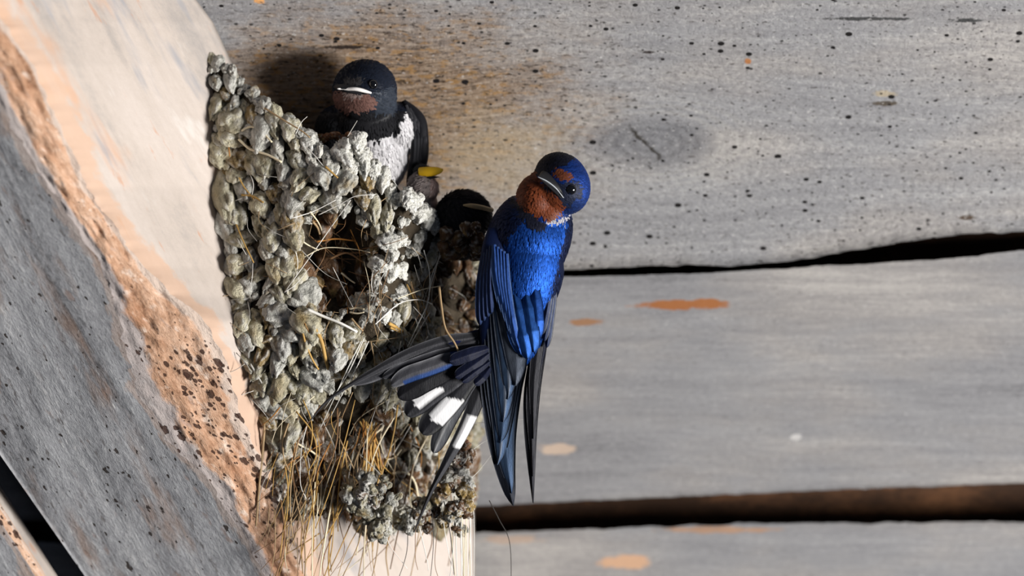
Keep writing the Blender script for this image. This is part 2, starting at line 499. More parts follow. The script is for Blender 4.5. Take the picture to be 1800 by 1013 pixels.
rows = np.linspace(-215, 1290, 330)
def jag_left(py): return 10 * float(n1(py / 34, 5, 4)[0]) + 4 * float(n1(py / 7, 6, 2)[0])
def jag_right(py): return 7 * float(n1(py / 26, 9, 4)[0]) + 3 * float(n1(py / 6, 8, 2)[0])
def no_jag(py): return 0.0
def strip(name, parent, e0, e1, d0, d1, n, mat, bulge, nz, freq, seed, v0, j0=no_jag, j1=no_jag, label=None, back=None, ks=1.0):
    V, UV, BA = [], [], []
    for py in rows:
        f = np.linspace(0, 1, n)
        a0, b0 = e0(py), e1(py)
        px = a0 + (b0 - a0) * f + ks * j0(py) * (1 - f) ** 25 + ks * j1(py) * f ** 25
        d = d0(py) * (1 - f) + d1(py) * f - bulge * np.sin(np.pi * f)
        w = np.minimum(1, np.sin(np.pi * np.clip(f, 0, 1)) * 4)
        d = d + w * nz * fbm(np.stack([(px - 0.55 * py) / freq, np.full(n, py) / freq * 0.5, px * 0], 1), seed, 4)
        V.append(np.stack([px, np.full(n, py), d], 1))
        UV.append(np.stack([np.full(n, py) / 1000 * 1.15, v0 + px / 1000 - py * 0.00052], 1))
        BA.append(f)
    BA = np.concatenate(BA)
    V = np.concatenate(V); UV = np.concatenate(UV)
    F = grid_faces(len(rows), n)
    if back is not None:                       # closing faces towards the boards
        off = len(V)
        j = back
        E = V.reshape(len(rows), n, 3)[:, j].copy()
        E[:, 2] = BD(E[:, 1]) - 7
        if j == 0:
            E[:, 0] += 60
        V = np.vstack([V, E]); UV = np.vstack([UV, UV.reshape(len(rows), n, 2)[:, j]]); BA = np.concatenate([BA, np.full(len(rows), 0.5)])
        for i in range(len(rows) - 1):
            a, b = i * n + (j % n), (i + 1) * n + (j % n)
            F.append((a, off + i, off + i + 1, b) if j == 0 else (b, off + i + 1, off + i, a))
    o = obj(name, P_np(V), [f[::-1] for f in F], mat, parent, uvs=UV, cols=np.stack([BA, BA, BA, np.ones(len(BA))], 1))
    if label:
        o['label'] = label
    return o

beam = thing('roof_beam', 'thick diagonal timber beam, grey front, worn orange edge, pale side carrying the nest', 'beam', P(300, 500, 40))
G_E = lambda py: (py - 800) * 0.70
strip('grey_face', beam, G_E, lambda p: at_py(A_L, p), lambda p: dA(p) + 55, dA, 40, M['grey_face'], 0, 3.0, 60, 31, 0.0, no_jag, jag_left, 'weathered grey front face', 0)
strip('worn_edge', beam, lambda p: at_py(A_L, p), lambda p: at_py(A_R, p), dA, lambda p: dA(p) + 34, 30, M['worn_edge'], 6, 6.0, 13, 41, 3.0, jag_left, jag_right, 'chipped orange edge')
strip('pale_face', beam, lambda p: at_py(A_R, p), lambda p: at_py(R_E, p), lambda p: dA(p) + 34, lambda p: BD(p) - 9, 36, M['pale_face'], 0, 3.0, 70, 51, 6.0, jag_right, no_jag, 'pale smooth side', -1)

rows = np.linspace(150, 1290, 230)
R2 = lambda p: (p - 855) * 0.64
beam2 = thing('roof_beam', 'second grey timber at the lower left corner, beyond the black gap', 'beam', P(20, 1000, 200))
dB = lambda p: 60 + 0.3 * (p - 800)
strip('grey_face', beam2, lambda p: R2(p) - 420, lambda p: R2(p) - 42, lambda p: dB(p) + 20, dB, 20, M['grey_face'], 0, 3.0, 40, 61, 9.0, no_jag, jag_left, None, None, 0.4)
strip('worn_edge', beam2, lambda p: R2(p) - 42, lambda p: R2(p) - 22, dB, lambda p: dB(p) + 14, 8, M['worn_edge'], 3, 4.0, 14, 71, 12.0, jag_left, jag_right, 'splintered orange edge', None, 0.4)
strip('pale_face', beam2, lambda p: R2(p) - 22, R2, lambda p: dB(p) + 14, lambda p: dB(p) + 70, 8, M['pale_face'], 0, 1.0, 40, 81, 15.0, jag_right, no_jag, None, -1, 0.4)

# ------------------------------------------------------------------ nest
NL = [(366, 85), (372, 190), (384, 320), (394, 450), (412, 550), (432, 650), (460, 735), (480, 800), (492, 900), (505, 960)]
def nest_L(py):
    return at_py(NL, py)
def nest_R(py):
    return np.interp(py, [300, 420, 560, 740, 800, 880, 960], [842, 842, 842, 834, 829, 826, 800])
def nest_B(py):
    return np.interp(py, [80, 180, 300, 420, 600, 760, 860, 960], [14, 58, 95, 120, 122, 106, 85, 50])
RIM = [(360, 92), (385, 98), (408, 118), (430, 148), (470, 178), (505, 208), (540, 238), (575, 262), (600, 258), (628, 238), (643, 250), (649, 272), (671, 290), (693, 315), (706, 334), (718, 327), (735, 347), (752, 360), (770, 374), (790, 400), (845, 424)]
BOTTOM = [(480, 905), (520, 905), (560, 915), (600, 900), (640, 930), (690, 930), (740, 940), (790, 925), (830, 860)]
def nest_d(px, py):
    px = np.asarray(px, float); py = np.asarray(py, float)
    L = nest_L(py); R = nest_R(py)
    u = np.clip((px - L) / (R - L), 0, 1)
    dl = pale_d(L, py)
    dr = BD(py) - 140
    d = dl * (1 - u) + dr * u - nest_B(py) * np.sin(np.pi * u) ** 1.2
    # hollow in the middle, ridge to its right, hollow under the tail
    d = d + 66 * np.exp(-(((px - 586) / 62) ** 2 + ((py - 455) / 95) ** 2) ** 2)
    rx = np.interp(py, [330, 420, 500, 590], [722, 700, 682, 658])
    d = d - 36 * np.exp(-((px - rx) / 24) ** 2) * np.clip((py - 310) / 40, 0, 1) * np.clip((600 - py) / 40, 0, 1)
    d = d + 45 * np.exp(-(((px - 610) / 100) ** 2 + ((py - 770) / 75) ** 2) ** 2)
    d = d + 40 * np.exp(-(((px - 806) / 44) ** 2 + ((py - 480) / 120) ** 2) ** 2)
    return d

nest = thing('swallow_nest', 'cup nest of grey mud pellets and straw stuck to the beam and board', 'nest', P(600, 900, 150))
# core wall, coloured dark to stand for shade between the pellets
nu, nv = 90, 70
V = []
for i in range(nu):
    x = np.full(nv, 362 + (846 - 362) * i / (nu - 1))
    t = np.interp(x[0], [p[0] for p in RIM], [p[1] for p in RIM]) + 6
    b = np.interp(x[0], [p[0] for p in BOTTOM], [p[1] for p in BOTTOM]) - 6
    y = t + (b - t) * np.linspace(0, 1, nv)
    # the wall follows the left side of the outline
    L = nest_L(y) + 4
    R = nest_R(y)
    xx = np.maximum(x, L + (x - 362) * 0.02)
    xx = np.minimum(xx, R)
    d = nest_d(xx, y) + 5 + 7 * fbm(np.stack([xx / 16, y / 16, xx * 0], 1), 3, 4)
    V.append(np.stack([xx, y, d], 1))
    top = np.array([[xx[0], y[0], d[0]]])
V3 = np.array(V)
def skirt(edge):
    e = edge.copy(); e[:, 2] = BD(e[:, 1]) - 4
    return e
F = [f[::-1] for f in grid_faces(nu, nv)]
allv = [V3.reshape(-1, 3)]
off = nu * nv
te = V3[:, 0].copy()
t1 = te.copy(); t1[:, 2] = np.minimum(te[:, 2] + 30, BD(te[:, 1]) - 6)
t2 = t1.copy(); t2[:, 1] += 135; t2[:, 2] = np.minimum(t1[:, 2] + 6, BD(t1[:, 1]) - 5)
t3 = t2.copy(); t3[:, 2] = BD(t2[:, 1]) - 4
allv += [t1, t2, t3]
for i in range(nu - 1):
    a, b = i * nv, (i + 1) * nv
    o1, o2, o3 = off + i, off + nu + i, off + 2 * nu + i
    F += [(a, b, o1 + 1, o1), (o1, o1 + 1, o2 + 1, o2), (o2, o2 + 1, o3 + 1, o3)]
off += 3 * nu
be = skirt(V3[:, -1]); allv.append(be)
for i in range(nu - 1):
    a, b = i * nv + nv - 1, (i + 1) * nv + nv - 1
    F.append((b, a, off + i, off + i + 1))
off += nu
re = skirt(V3[-1]); allv.append(re)
for j in range(nv - 1):
    a = (nu - 1) * nv + j
    F.append((a, a + 1, off + j + 1, off + j))
allv = np.concatenate(allv)
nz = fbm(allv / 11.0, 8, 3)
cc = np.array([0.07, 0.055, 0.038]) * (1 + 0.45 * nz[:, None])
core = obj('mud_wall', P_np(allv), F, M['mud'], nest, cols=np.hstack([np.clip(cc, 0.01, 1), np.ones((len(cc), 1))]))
core['label'] = 'mud wall between the pellets, colour darkened as shade'

def ico(sub):
    bm = bmesh.new()
    bmesh.ops.create_icosphere(bm, subdivisions=sub, radius=1)
    v = np.array([x.co[:] for x in bm.verts])
    f = [[q.index for q in p.verts] for p in bm.faces]
    bm.free()
    return v, f
ICO3, ICO4 = ico(3), ico(4)

OLIVE = np.array([0.54, 0.495, 0.355]); GREY = np.array([0.55, 0.54, 0.485]); WHITE = np.array([0.72, 0.705, 0.66]); BROWN = np.array([0.11, 0.062, 0.034]); OCHRE = np.array([0.32, 0.22, 0.085])
def pellet(x, y, d, r, base, crust, seed, drop=1.25, ic=ICO4, rot=0.0, shear=0.5):
    v, f = ic
    q = v.copy()
    z = q[:, 2]
    # a dollop of mud: broad above, drawn out to one hanging tip
    taper = 1.0 + 0.26 * z - 0.16 * z * z
    q[:, 0] *= taper; q[:, 1] *= taper
    sx = random.uniform(0.75, 1.2)
    q = q * np.array([sx, random.uniform(0.8, 1.25), drop])
    c, s_ = math.cos(rot), math.sin(rot)
    qx = q[:, 0] * c - q[:, 2] * s_; qz = q[:, 0] * s_ + q[:, 2] * c
    q = np.stack([qx, q[:, 1], qz], 1)
    wp = v + 0.35 * np.stack([vnoise(v * 1.7 + seed, 5), vnoise(v * 1.7 + seed, 6), vnoise(v * 1.7 + seed, 7)], 1)
    n_lo = fbm(wp * 1.15 + seed * 7.1, seed % 97, 2)
    rid = 1 - 2 * np.abs(vnoise(wp * 2.3 + seed * 1.9, seed % 71))
    n_hi = fbm(v * (4.6 if crust > 0.5 else 3.4) + seed * 3.3, seed % 89, 3)
    q = q * (1 + 0.27 * n_lo + 0.10 * rid + (0.04 + 0.20 * crust) * n_hi)[:, None]
    # its top is pressed into the wall, its tip stands proud
    w = np.stack([x + q[:, 0] * r, y - q[:, 2] * r, d + q[:, 1] * r + shear * q[:, 2] * r], 1)
    tone = base[None, :] * (1 + 0.20 * n_lo[:, None] + 0.10 * n_hi[:, None])
    k = np.clip((n_hi * 1.1 + rid * 0.25 + crust - 0.35), 0, 1)[:, None] * 0.8
    tone = tone * (1 - k) + (WHITE * (1.18 if crust > 0.5 else 0.95)) * k
    oc = np.clip(fbm(v * 1.1 + seed * 5.7, 33, 2) - 0.25, 0, 1)[:, None] * 1.1 * (1 - crust)
    tone = tone * (1 - oc) + OCHRE * oc
    e = np.clip(-n_hi - 0.2, 0, 1)[:, None]
    tone = tone * (1 - 0.6 * e)
    return w, f, np.hstack([np.clip(tone, 0.01, 0.9), np.ones((len(tone), 1))])

class Bag:
    def __init__(s): s.v, s.f, s.c, s.n = [], [], [], 0
    def add(s, v, f, c):
        s.v.append(v); s.c.append(c)
        s.f += [[i + s.n for i in q] for q in f]
        s.n += len(v)
    def build(s, name, mat, parent, label=None):
        o = obj(name, P_np(np.concatenate(s.v)), s.f, mat, parent, cols=np.concatenate(s.c))
        if label: o['label'] = label
        return o

def rim_y(px): return np.interp(px, [p[0] for p in RIM], [p[1] for p in RIM])
def bot_y(px): return np.interp(px, [p[0] for p in BOTTOM], [p[1] for p in BOTTOM])
pts = []
def inside(x, y):
    return nest_L(y) - 2 < x < nest_R(y) - 4 and rim_y(x) + 6 < y < bot_y(x) - 4
cand = 0
while cand < 26000:
    cand += 1
    x = random.uniform(364, 842); y = random.uniform(92, 935)
    if not inside(x, y): continue
    left = x < 540
    r0 = (23.0 if left else 21.0) * (0.72 + 0.5 * float(_hash(np.array([int(x / 30)]), np.array([int(y / 30)]), np.array([1]), 3)[0]))
    if y > 880: r0 = 18
    if any((x - a) ** 2 + ((y - b) * 0.8) ** 2 < r0 * r0 for a, b in pts): continue
    pts.append((x, y))
def left_(x): return x < 540
bagA, bagB, bagC = Bag(), Bag(), Bag()
for i, (x, y) in enumerate(pts):
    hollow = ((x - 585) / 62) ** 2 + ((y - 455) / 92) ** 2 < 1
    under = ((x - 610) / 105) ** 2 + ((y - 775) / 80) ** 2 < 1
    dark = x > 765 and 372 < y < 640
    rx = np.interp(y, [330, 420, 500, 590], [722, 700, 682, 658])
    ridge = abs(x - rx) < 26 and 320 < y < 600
    rimz = y < rim_y(x) + 48 and x > 540
    r = random.uniform(11, 17) if random.random() < 0.75 else random.uniform(16, 22)
    r *= 1.22 if left_(x) else 1.05
    crust = 0.12 + random.random() * 0.25
    base = OLIVE * random.uniform(0.8, 1.12) if random.random() < 0.6 else GREY * random.uniform(0.85, 1.1)
    if random.random() < 0.14: base = OCHRE * random.uniform(0.8, 1.2) + 0.04
    bag = bagA
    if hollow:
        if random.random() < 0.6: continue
        base = BROWN * random.uniform(0.7, 1.7); crust = 0.0  # brown base puts the recess's shade into the pellets
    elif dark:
        base = BROWN * random.uniform(0.6, 1.3); crust = 0.05; r *= 0.85  # shadow of the adult painted in as brown pellets
    elif ridge or rimz:
        base = GREY * random.uniform(1.2, 1.6); crust = random.uniform(0.55, 0.9); bag = bagB  # pale crust, lightened further to hold the ridge's strong light
        r *= 0.95
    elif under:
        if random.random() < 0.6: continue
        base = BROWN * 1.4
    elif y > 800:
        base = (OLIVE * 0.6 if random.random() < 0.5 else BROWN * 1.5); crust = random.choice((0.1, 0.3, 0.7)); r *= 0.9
    elif x > 560:
        crust = random.uniform(0.2, 0.6); base = base * 0.92
    r *= 0.55 + 0.45 * min(1.0, max(0.0, (y - 95) / 130))
    dr_ = random.uniform(1.15, 1.7)
    y = max(y, rim_y(x) + r * (1.25 if 636 < x < 715 else 0.8))
    x = max(x, nest_L(y) + r * 0.55)
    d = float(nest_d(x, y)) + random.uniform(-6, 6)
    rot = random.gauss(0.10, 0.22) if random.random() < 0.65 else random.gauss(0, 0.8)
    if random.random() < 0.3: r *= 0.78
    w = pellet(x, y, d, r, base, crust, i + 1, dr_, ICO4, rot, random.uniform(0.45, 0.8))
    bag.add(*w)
# small crumbs filling between
for i in range(420):
    x = random.uniform(366, 840); y = random.uniform(95, 930)
    if not inside(x, y): continue
    hollow = ((x - 585) / 62) ** 2 + ((y - 455) / 92) ** 2 < 1
    if hollow or (x > 765 and 372 < y < 640): continue
    bagA.add(*pellet(x, y, float(nest_d(x, y)) - random.uniform(0, 9), random.uniform(4, 8), GREY * random.uniform(0.6, 1.15), random.uniform(0.2, 0.7), 900 + i, 1.1, ICO3, random.uniform(-1, 1)))
for i in range(150):
    y = random.uniform(440, 900); f = random.random()
    x = float(nest_R(y)) - random.uniform(0, 5); d0_ = float(nest_d(x, y))
    bagA.add(*pellet(x, y, d0_ + (BD(y) - 34 - d0_) * f, random.uniform(10, 16), (BROWN * 1.6 if random.random() < 0.5 else OLIVE * 0.7), 0.15, 3000 + i, 1.2, ICO3, random.gauss(0, 0.4)))
for i in range(22):  # more pellets in the brown painted for the adult's shadow
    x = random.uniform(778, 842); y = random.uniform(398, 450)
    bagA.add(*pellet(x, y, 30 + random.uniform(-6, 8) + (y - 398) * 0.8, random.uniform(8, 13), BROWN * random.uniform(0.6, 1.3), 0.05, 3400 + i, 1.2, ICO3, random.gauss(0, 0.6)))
bagA.build('mud_pellet_wall', M['mud'], nest, 'grey-olive wall of dried mud pellets')
# crusty rim along the top edge
xs = list(np.arange(566, 775, 11))
for i, x in enumerate(xs):
    y = rim_y(x) + random.uniform(8, 20) + (8 if 640 < x < 712 else 0)
    bagB.add(*pellet(x, y, float(nest_d(x, y + 10)) + random.uniform(0, 16), random.uniform(8, 12), GREY * 1.1, random.uniform(0.6, 0.9), 1500 + i, random.uniform(0.9, 1.3)))
for i, x in enumerate(np.arange(372, 575, 12)):
    y = rim_y(x) + random.uniform(5, 16)
    bagA2 = bagB
    bagB.add(*pellet(x, y, float(nest_d(x, y + 10)) + random.uniform(-4, 16), random.uniform(6, 9) + 4 * min(1, (x - 372) / 120), GREY * random.uniform(0.8, 1.05), random.uniform(0.3, 0.6), 1600 + i, random.uniform(0.9, 1.3)))
for (x, y, r) in ((626, 243, 10), (608, 258, 12), (636, 272, 11), (729, 352, 11), (714, 350, 13), (752, 386, 16), (735, 376, 15), (765, 398, 11), (718, 336, 7), (676, 316, 11), (655, 306, 10)):
    bagB.add(*pellet(x, y, float(nest_d(x, y + 8)) - 4, r, GREY * 1.15, 0.8, 1700 + x, 1.15))
bagB.build('crusty_rim', M['mud'], nest, 'white crusted rim and ridge, ridge colour lightened as if sunlit')
# brown lip behind the rim
for i in range(16):
    x = 560 + i * 5.0 + random.uniform(-3, 3)
    y = 240 + abs(x - 600) * 0.10 + random.uniform(-5, 6)
    bagC.add(*pellet(x, y, 46 + random.uniform(-4, 6), random.uniform(6, 9), np.array([0.26, 0.12, 0.06]), 0.0, 1800 + i, 0.8, ICO3))
bagC.build('inner_lip', M['mud'], nest, 'reddish brown inner lip')
# lumps hanging under the nest
def clump(cx, cy, rx, ry, dd, n, bases, seed, label):
    b = Bag()
    st = random.Random(seed)
    for i in range(n):
        a = st.uniform(0, 6.283); q = math.sqrt(st.random())
        x = cx + rx * q * math.cos(a); y = cy + ry * q * math.sin(a)
        b.add(*pellet(x, y, dd - 16 * (1 - q * q) + st.uniform(-5, 5), st.uniform(7, 13), st.choice(bases) * st.uniform(0.7, 1.2), st.choice((0.1, 0.3, 0.75)), seed * 50 + i, st.uniform(0.8, 1.3), ICO4, st.uniform(-1, 1)))
    return b.build('mud_clump', M['mud'], nest, label)
clump(655, 868, 50, 34, 18, 34, (GREY * 0.8, BROWN * 1.5, OLIVE * 0.7), 41, 'blotched clump under the nest')
clump(668, 925, 24, 26, 40, 14, (GREY * 0.7, OLIVE * 0.6), 42, 'pointed hanging tip')
clump(800, 880, 30, 58, 55, 40, (BROWN * 1.3, GREY, OCHRE), 43, 'brown and white flaking clump')
clump(808, 795, 20, 24, 50, 12, (np.array([0.30, 0.15, 0.09]), BROWN * 1.6), 44, 'reddish lumps beside the tail')
clump(735, 905, 40, 34, 70, 24, (GREY * 0.8, BROWN, OLIVE * 0.6), 45, 'dark lumps')
clump(555, 880, 46, 34, 100, 22, (GREY * 0.75, BROWN, OLIVE * 0.8), 46, 'lumps at the lower left')

# ---- straw and hair
def tube(path, r0, r1=None, sides=6, n=None, flat=1.0):
    p = catmull(path, n or max(8, 5 * len(path)))
    w = P_np(p)
    r1 = r0 if r1 is None else r1
    m = len(w)
    T = np.gradient(w, axis=0)
    T /= np.linalg.norm(T, axis=1)[:, None] + 1e-12
    ref = np.array([0.0, 1.0, 0.0])
    A = np.cross(T, ref); A /= np.linalg.norm(A, axis=1)[:, None] + 1e-12
    B = np.cross(T, A)
    V = []
    for i in range(m):
        t = i / (m - 1)
        r = (r0 * (1 - t) + r1 * t) * S
        for k in range(sides):
            a = 2 * math.pi * k / sides
            V.append(w[i] + A[i] * math.cos(a) * r + B[i] * math.sin(a) * r * flat)
    F = []
    for i in range(m - 1):
        for k in range(sides):
            k2 = (k + 1) % sides
            F.append((i * sides + k, i * sides + k2, (i + 1) * sides + k2, (i + 1) * sides + k))
    F.append(tuple(range(sides))[::-1]); F.append(tuple((m - 1) * sides + k for k in range(sides)))
    return np.array(V), F

STRAW = {'gold': (0.48, 0.29, 0.085), 'orange': (0.42, 0.18, 0.04), 'pale': (0.78, 0.68, 0.48), 'brown': (0.24, 0.13, 0.06), 'tan': (0.38, 0.26, 0.14), 'white': (0.85, 0.82, 0.76), 'grey': (0.42, 0.40, 0.36), 'black': (0.05, 0.045, 0.04)}
def strand(name, path, r0, colour, r1=None, label=None):
    c = np.array(STRAW[colour]) * random.uniform(0.85, 1.15)
    v, f = tube(path, r0, r1)
    cols = np.tile(np.append(np.clip(c, 0, 0.95), 0.0), (len(v), 1))
    o = obj(name, v, f, M['straw'], nest, cols=cols)
    if label: o['label'] = label
    return o
def on(px, py, lift=20):
    if py < rim_y(px) or px < nest_L(py) or px > nest_R(py) or py > bot_y(px):
        y2 = min(max(py, rim_y(px)), bot_y(px)); x2 = min(max(px, nest_L(y2)), nest_R(y2))
        return (px, py, float(nest_d(x2, y2)) - lift)
    return (px, py, float(nest_d(px, py)) - lift)
def onp(pts, lift=22): return [on(x, y, lift) for x, y in pts]

fixed_straw = [
    ([(400, 345), (412, 385), (428, 425), (446, 462)], 2.2, 'gold'), ([(425, 343), (444, 345), (463, 356)], 3.0, 'gold'), ([(420, 312), (430, 330), (446, 350)], 2.0, 'gold'),
    ([(572, 293), (583, 303), (594, 313)], 3.0, 'gold'), ([(398, 212), (400, 240), (404, 275)], 2.0, 'orange'),
    ([(540, 544), (570, 557), (600, 569), (628, 584)], 4.0, 'white'), ([(684, 569), (700, 578), (716, 592)], 4.6, 'gold'), ([(686, 576), (702, 584), (714, 594)], 3.0, 'gold'),
    ([(614, 543), (628, 541), (640, 544)], 2.8, 'pale'), ([(615, 549), (628, 551), (640, 549)], 2.4, 'pale'), ([(618, 560), (628, 572), (638, 582)], 2.6, 'tan'),
    ([(552, 575), (565, 600), (572, 630), (578, 650)], 5.5, 'gold'), ([(530, 570), (536, 600), (548, 630), (560, 650)], 3.0, 'gold'),
    ([(425, 230), (442, 223), (460, 232), (478, 250)], 3.2, 'pale'), ([(420, 245), (440, 262), (470, 272), (495, 285)], 3.6, 'pale'), ([(465, 190), (500, 212), (530, 230), (545, 242)], 2.4, 'tan'),
    ([(520, 415), (540, 430), (560, 440)], 2.2, 'pale'), ([(536, 485), (555, 495), (568, 505)], 3.0, 'tan'), ([(600, 480), (615, 492), (624, 498)], 2.6, 'pale'),
    ([(550, 390), (558, 400), (562, 412)], 3.2, 'tan'), ([(545, 372), (560, 392), (568, 412)], 2.0, 'pale'), ([(556, 425), (590, 420), (625, 424)], 2.6, 'orange'), ([(580, 455), (610, 445), (640, 462)], 3.0, 'brown'),
    ([(500, 757), (520, 778), (545, 792), (562, 805)], 3.2, 'pale'), ([(465, 745), (462, 790), (456, 850), (450, 925)], 3.4, 'tan'), ([(440, 640), (455, 665), (474, 697)], 2.6, 'grey'),
    ([(640, 742), (652, 752), (658, 762)], 3.2, 'pale'), ([(672, 752), (660, 762), (652, 770)], 3.2, 'pale'), ([(655, 808), (690, 806), (706, 790)], 2.8, 'pale'),
    ([(690, 832), (715, 832), (730, 850), (735, 880)], 3.4, 'pale'), ([(735, 520), (748, 545), (757, 570)], 2.2, 'gold'), ([(715, 500), (730, 530), (738, 552)], 2.2, 'gold'), ([(722, 495), (728, 520), (742, 545)], 2.0, 'tan'),
    ([(662, 736), (672, 722), (690, 716)], 2.6, 'white'), ([(690, 716), (702, 724), (716, 722)], 2.0, 'white'), ([(676, 800), (700, 770), (718, 745)], 2.0, 'pale'), ([(690, 800), (706, 775), (722, 748)], 1.8, 'white'),
]
for p, r, c in fixed_straw:
    strand('straw', onp(p, 24), r * 0.72, c, r * 0.5)
# stem in front of the tail
strand('straw', [(772, 505, -20), (776, 540, -35), (783, 578, -48), (800, 605, -52), (814, 640, -50), (817, 662, -46)], 2.2, 'tan', 1.6, 'curved beige stem in front of the tail')
# orange tuft under the tail
for i in range(15):
    x = 645 + random.uniform(-14, 18); y = random.uniform(735, 765)
    x2 = 652 + random.uniform(-20, 24)
    strand('straw', onp([(x, y), ((x + x2) / 2 + random.uniform(-6, 6), y + 34), (x2, y + random.uniform(62, 90))], 34), random.uniform(1.3, 2.2), random.choice(('orange', 'orange', 'gold')), 1.0)
# stems hanging from the underside
hang = []
for i in range(44):
    x = random.uniform(486, 700) if i < 36 else random.uniform(700, 800)
    y = random.uniform(700, 880)
    d = float(nest_d(x, y)) - random.uniform(22, 42)
    ln = random.uniform(90, 250)
    dx = random.gauss(-28, 34)
    y2 = min(y + ln, 1075)
    bow = random.gauss(0, 16)
    hang.append([(x, y, d), (x + dx * 0.25 + bow, y + (y2 - y) * 0.35, d - 8), (x + dx * 0.6 + bow, y + (y2 - y) * 0.7, d - 10), (x + dx, y2, d + random.uniform(-10, 20))])
for h in hang:
    strand('straw', h, random.uniform(0.9, 1.8), random.choice(('gold', 'tan', 'tan', 'brown', 'gold', 'pale')), 0.9)

fixed_hair = [
    ([(616, 352), (585, 395), (550, 445), (500, 514)], 1.3, 'white'), ([(535, 452), (570, 436), (620, 438), (650, 444)], 1.3, 'pale'), ([(745, 440), (755, 480), (752, 530), (735, 570), (716, 610)], 1.2, 'white'),
    ([(776, 410), (772, 450), (758, 500), (745, 560)], 1.0, 'white'), ([(725, 435), (735, 450), (743, 480)], 1.0, 'grey'), ([(700, 525), (740, 510), (774, 503)], 1.3, 'pale'), ([(660, 570), (700, 535), (735, 527), (760, 535)], 1.4, 'white'),
    ([(560, 378), (600, 358), (625, 345), (660, 342)], 1.2, 'white'), ([(512, 384), (550, 372), (590, 352)], 1.2, 'white'), ([(500, 514), (520, 500), (545, 470)], 0.9, 'white'),
    ([(635, 600), (615, 640), (592, 690), (560, 760)], 1.0, 'white'), ([(648, 600), (625, 650), (598, 700), (580, 735)], 1.0, 'white'), ([(640, 595), (610, 660), (570, 720)], 1.0, 'white'), ([(652, 600), (660, 650), (655, 700), (668, 740)], 1.2, 'tan'),
    ([(672, 620), (668, 690), (640, 760)], 1.0, 'tan'), ([(705, 600), (690, 660), (660, 720), (636, 800)], 1.0, 'white'), ([(755, 550), (720, 610), (690, 680), (670, 760)], 1.0, 'white'), ([(730, 560), (742, 590), (748, 604)], 1.0, 'grey'),
    ([(430, 640), (415, 650), (390, 660)], 1.0, 'grey'), ([(512, 690), (498, 730), (492, 780)], 1.0, 'pale'), ([(540, 745), (530, 790), (528, 850), (540, 880)], 1.1, 'white'), ([(620, 690), (600, 740), (596, 800)], 1.0, 'tan'),
    ([(585, 470), (600, 500), (620, 540)], 0.9, 'white'), ([(530, 440), (570, 480), (610, 500)], 0.9, 'grey'), ([(640, 460), (650, 510), (648, 560)], 0.9, 'pale'), ([(520, 235), (530, 215), (540, 205)], 0.9, 'white'), ([(611, 240), (620, 225), (628, 212)], 1.1, 'grey'),
]
for p, r, c in fixed_hair:
    strand('hair', onp(p, 40), r * 0.75, c, r * 0.5)
strand('hair', [(860, 880, 60), (878, 915, 60), (896, 955, 60), (899, 1040, 62)], 0.8, 'black', 0.6)
strand('hair', [(815, 722, 60), (835, 690, 60), (842, 655, 60)], 0.7, 'black', 0.5)
strand('hair', [(800, 755, 60), (830, 745, 62), (870, 742, 64), (945, 735, 70)], 0.6, 'grey', 0.4)
strand('hair', [(820, 800, 60), (846, 780, 62), (872, 765, 64)], 0.6, 'white', 0.4)
strand('hair', [(815, 850, 60), (838, 832, 62), (864, 800, 64)], 0.6, 'white', 0.4)
for i in range(13):
    x = random.uniform(790, 832); y = random.uniform(850, 900)
    strand('hair', [(x, y, 45), (x + random.uniform(-6, 6), y + 70, 42), (x + random.uniform(-12, 8), 1065, 45)], random.uniform(0.6, 1.0), random.choice(('white', 'white', 'pale')), 0.6)
for i in range(8):
    x = random.uniform(690, 790); y = random.uniform(870, 930)
    strand('hair', [(x, y, 45), (x + random.uniform(-14, 14), y + 60, 42), (x + random.uniform(-34, 24), random.uniform(1000, 1065), 45)], random.uniform(0.6, 1.0), random.choice(('black', 'brown', 'white')), 0.5)
# a tangle nobody could count
tb = Bag()
class WBag(Bag):
    def build(s, name, mat, parent, label=None):
        o = obj(name, np.concatenate(s.v), s.f, mat, parent, cols=np.concatenate(s.c))
        if label: o['label'] = label
        return o
tb = WBag()
def tangle(n, xr, yr, ln, ang, cols, lift, rr):
    for i in range(n):
        x = random.uniform(*xr); y = random.uniform(*yr)
        if y < rim_y(x) + 15: continue
        a = random.gauss(*ang); l = random.uniform(*ln)
        x2 = x + l * math.sin(a); y2 = y + l * math.cos(a)
        b = random.gauss(0, l * 0.12)
        lf = random.uniform(*lift)
        p = [on(x, y, lf), on((x + x2) / 2 + b, (y + y2) / 2, lf + 6), on(x2, y2, lf)]
        v, f = tube(p, random.uniform(*rr), 0.5, 5, 9)
        c = np.array(STRAW[random.choice(cols)]) * random.uniform(0.7, 1.15)
        tb.add(v, f, np.tile(np.append(np.clip(c, 0, 0.95), 0.0), (len(v), 1)))
tangle(75, (490, 720), (690, 870), (40, 150), (-0.15, 0.45), ('gold', 'tan', 'brown', 'orange', 'brown', 'pale', 'grey'), (14, 36), (0.6, 1.5))
tangle(40, (470, 700), (830, 950), (60, 150), (-0.3, 0.3), ('gold', 'tan', 'brown', 'tan', 'pale'), (20, 46), (0.6, 1.4))
tangle(46, (530, 650), (380, 560), (25, 90), (0.8, 1.0), ('brown', 'brown', 'tan', 'brown', 'orange'), (4, 24), (0.5, 1.2))
tangle(40, (640, 800), (430, 640), (40, 120), (0.1, 0.6), ('brown', 'tan', 'grey', 'white'), (18, 36), (0.4, 0.9))
tangle(30, (400, 540), (180, 700), (20, 80), (0.4, 0.9), ('grey', 'tan', 'white'), (16, 26), (0.4, 0.9))
tg = tb.build('fine_straw', M['straw'], nest, 'tangle of fine straw and hair')
tg['kind'] = 'stuff'

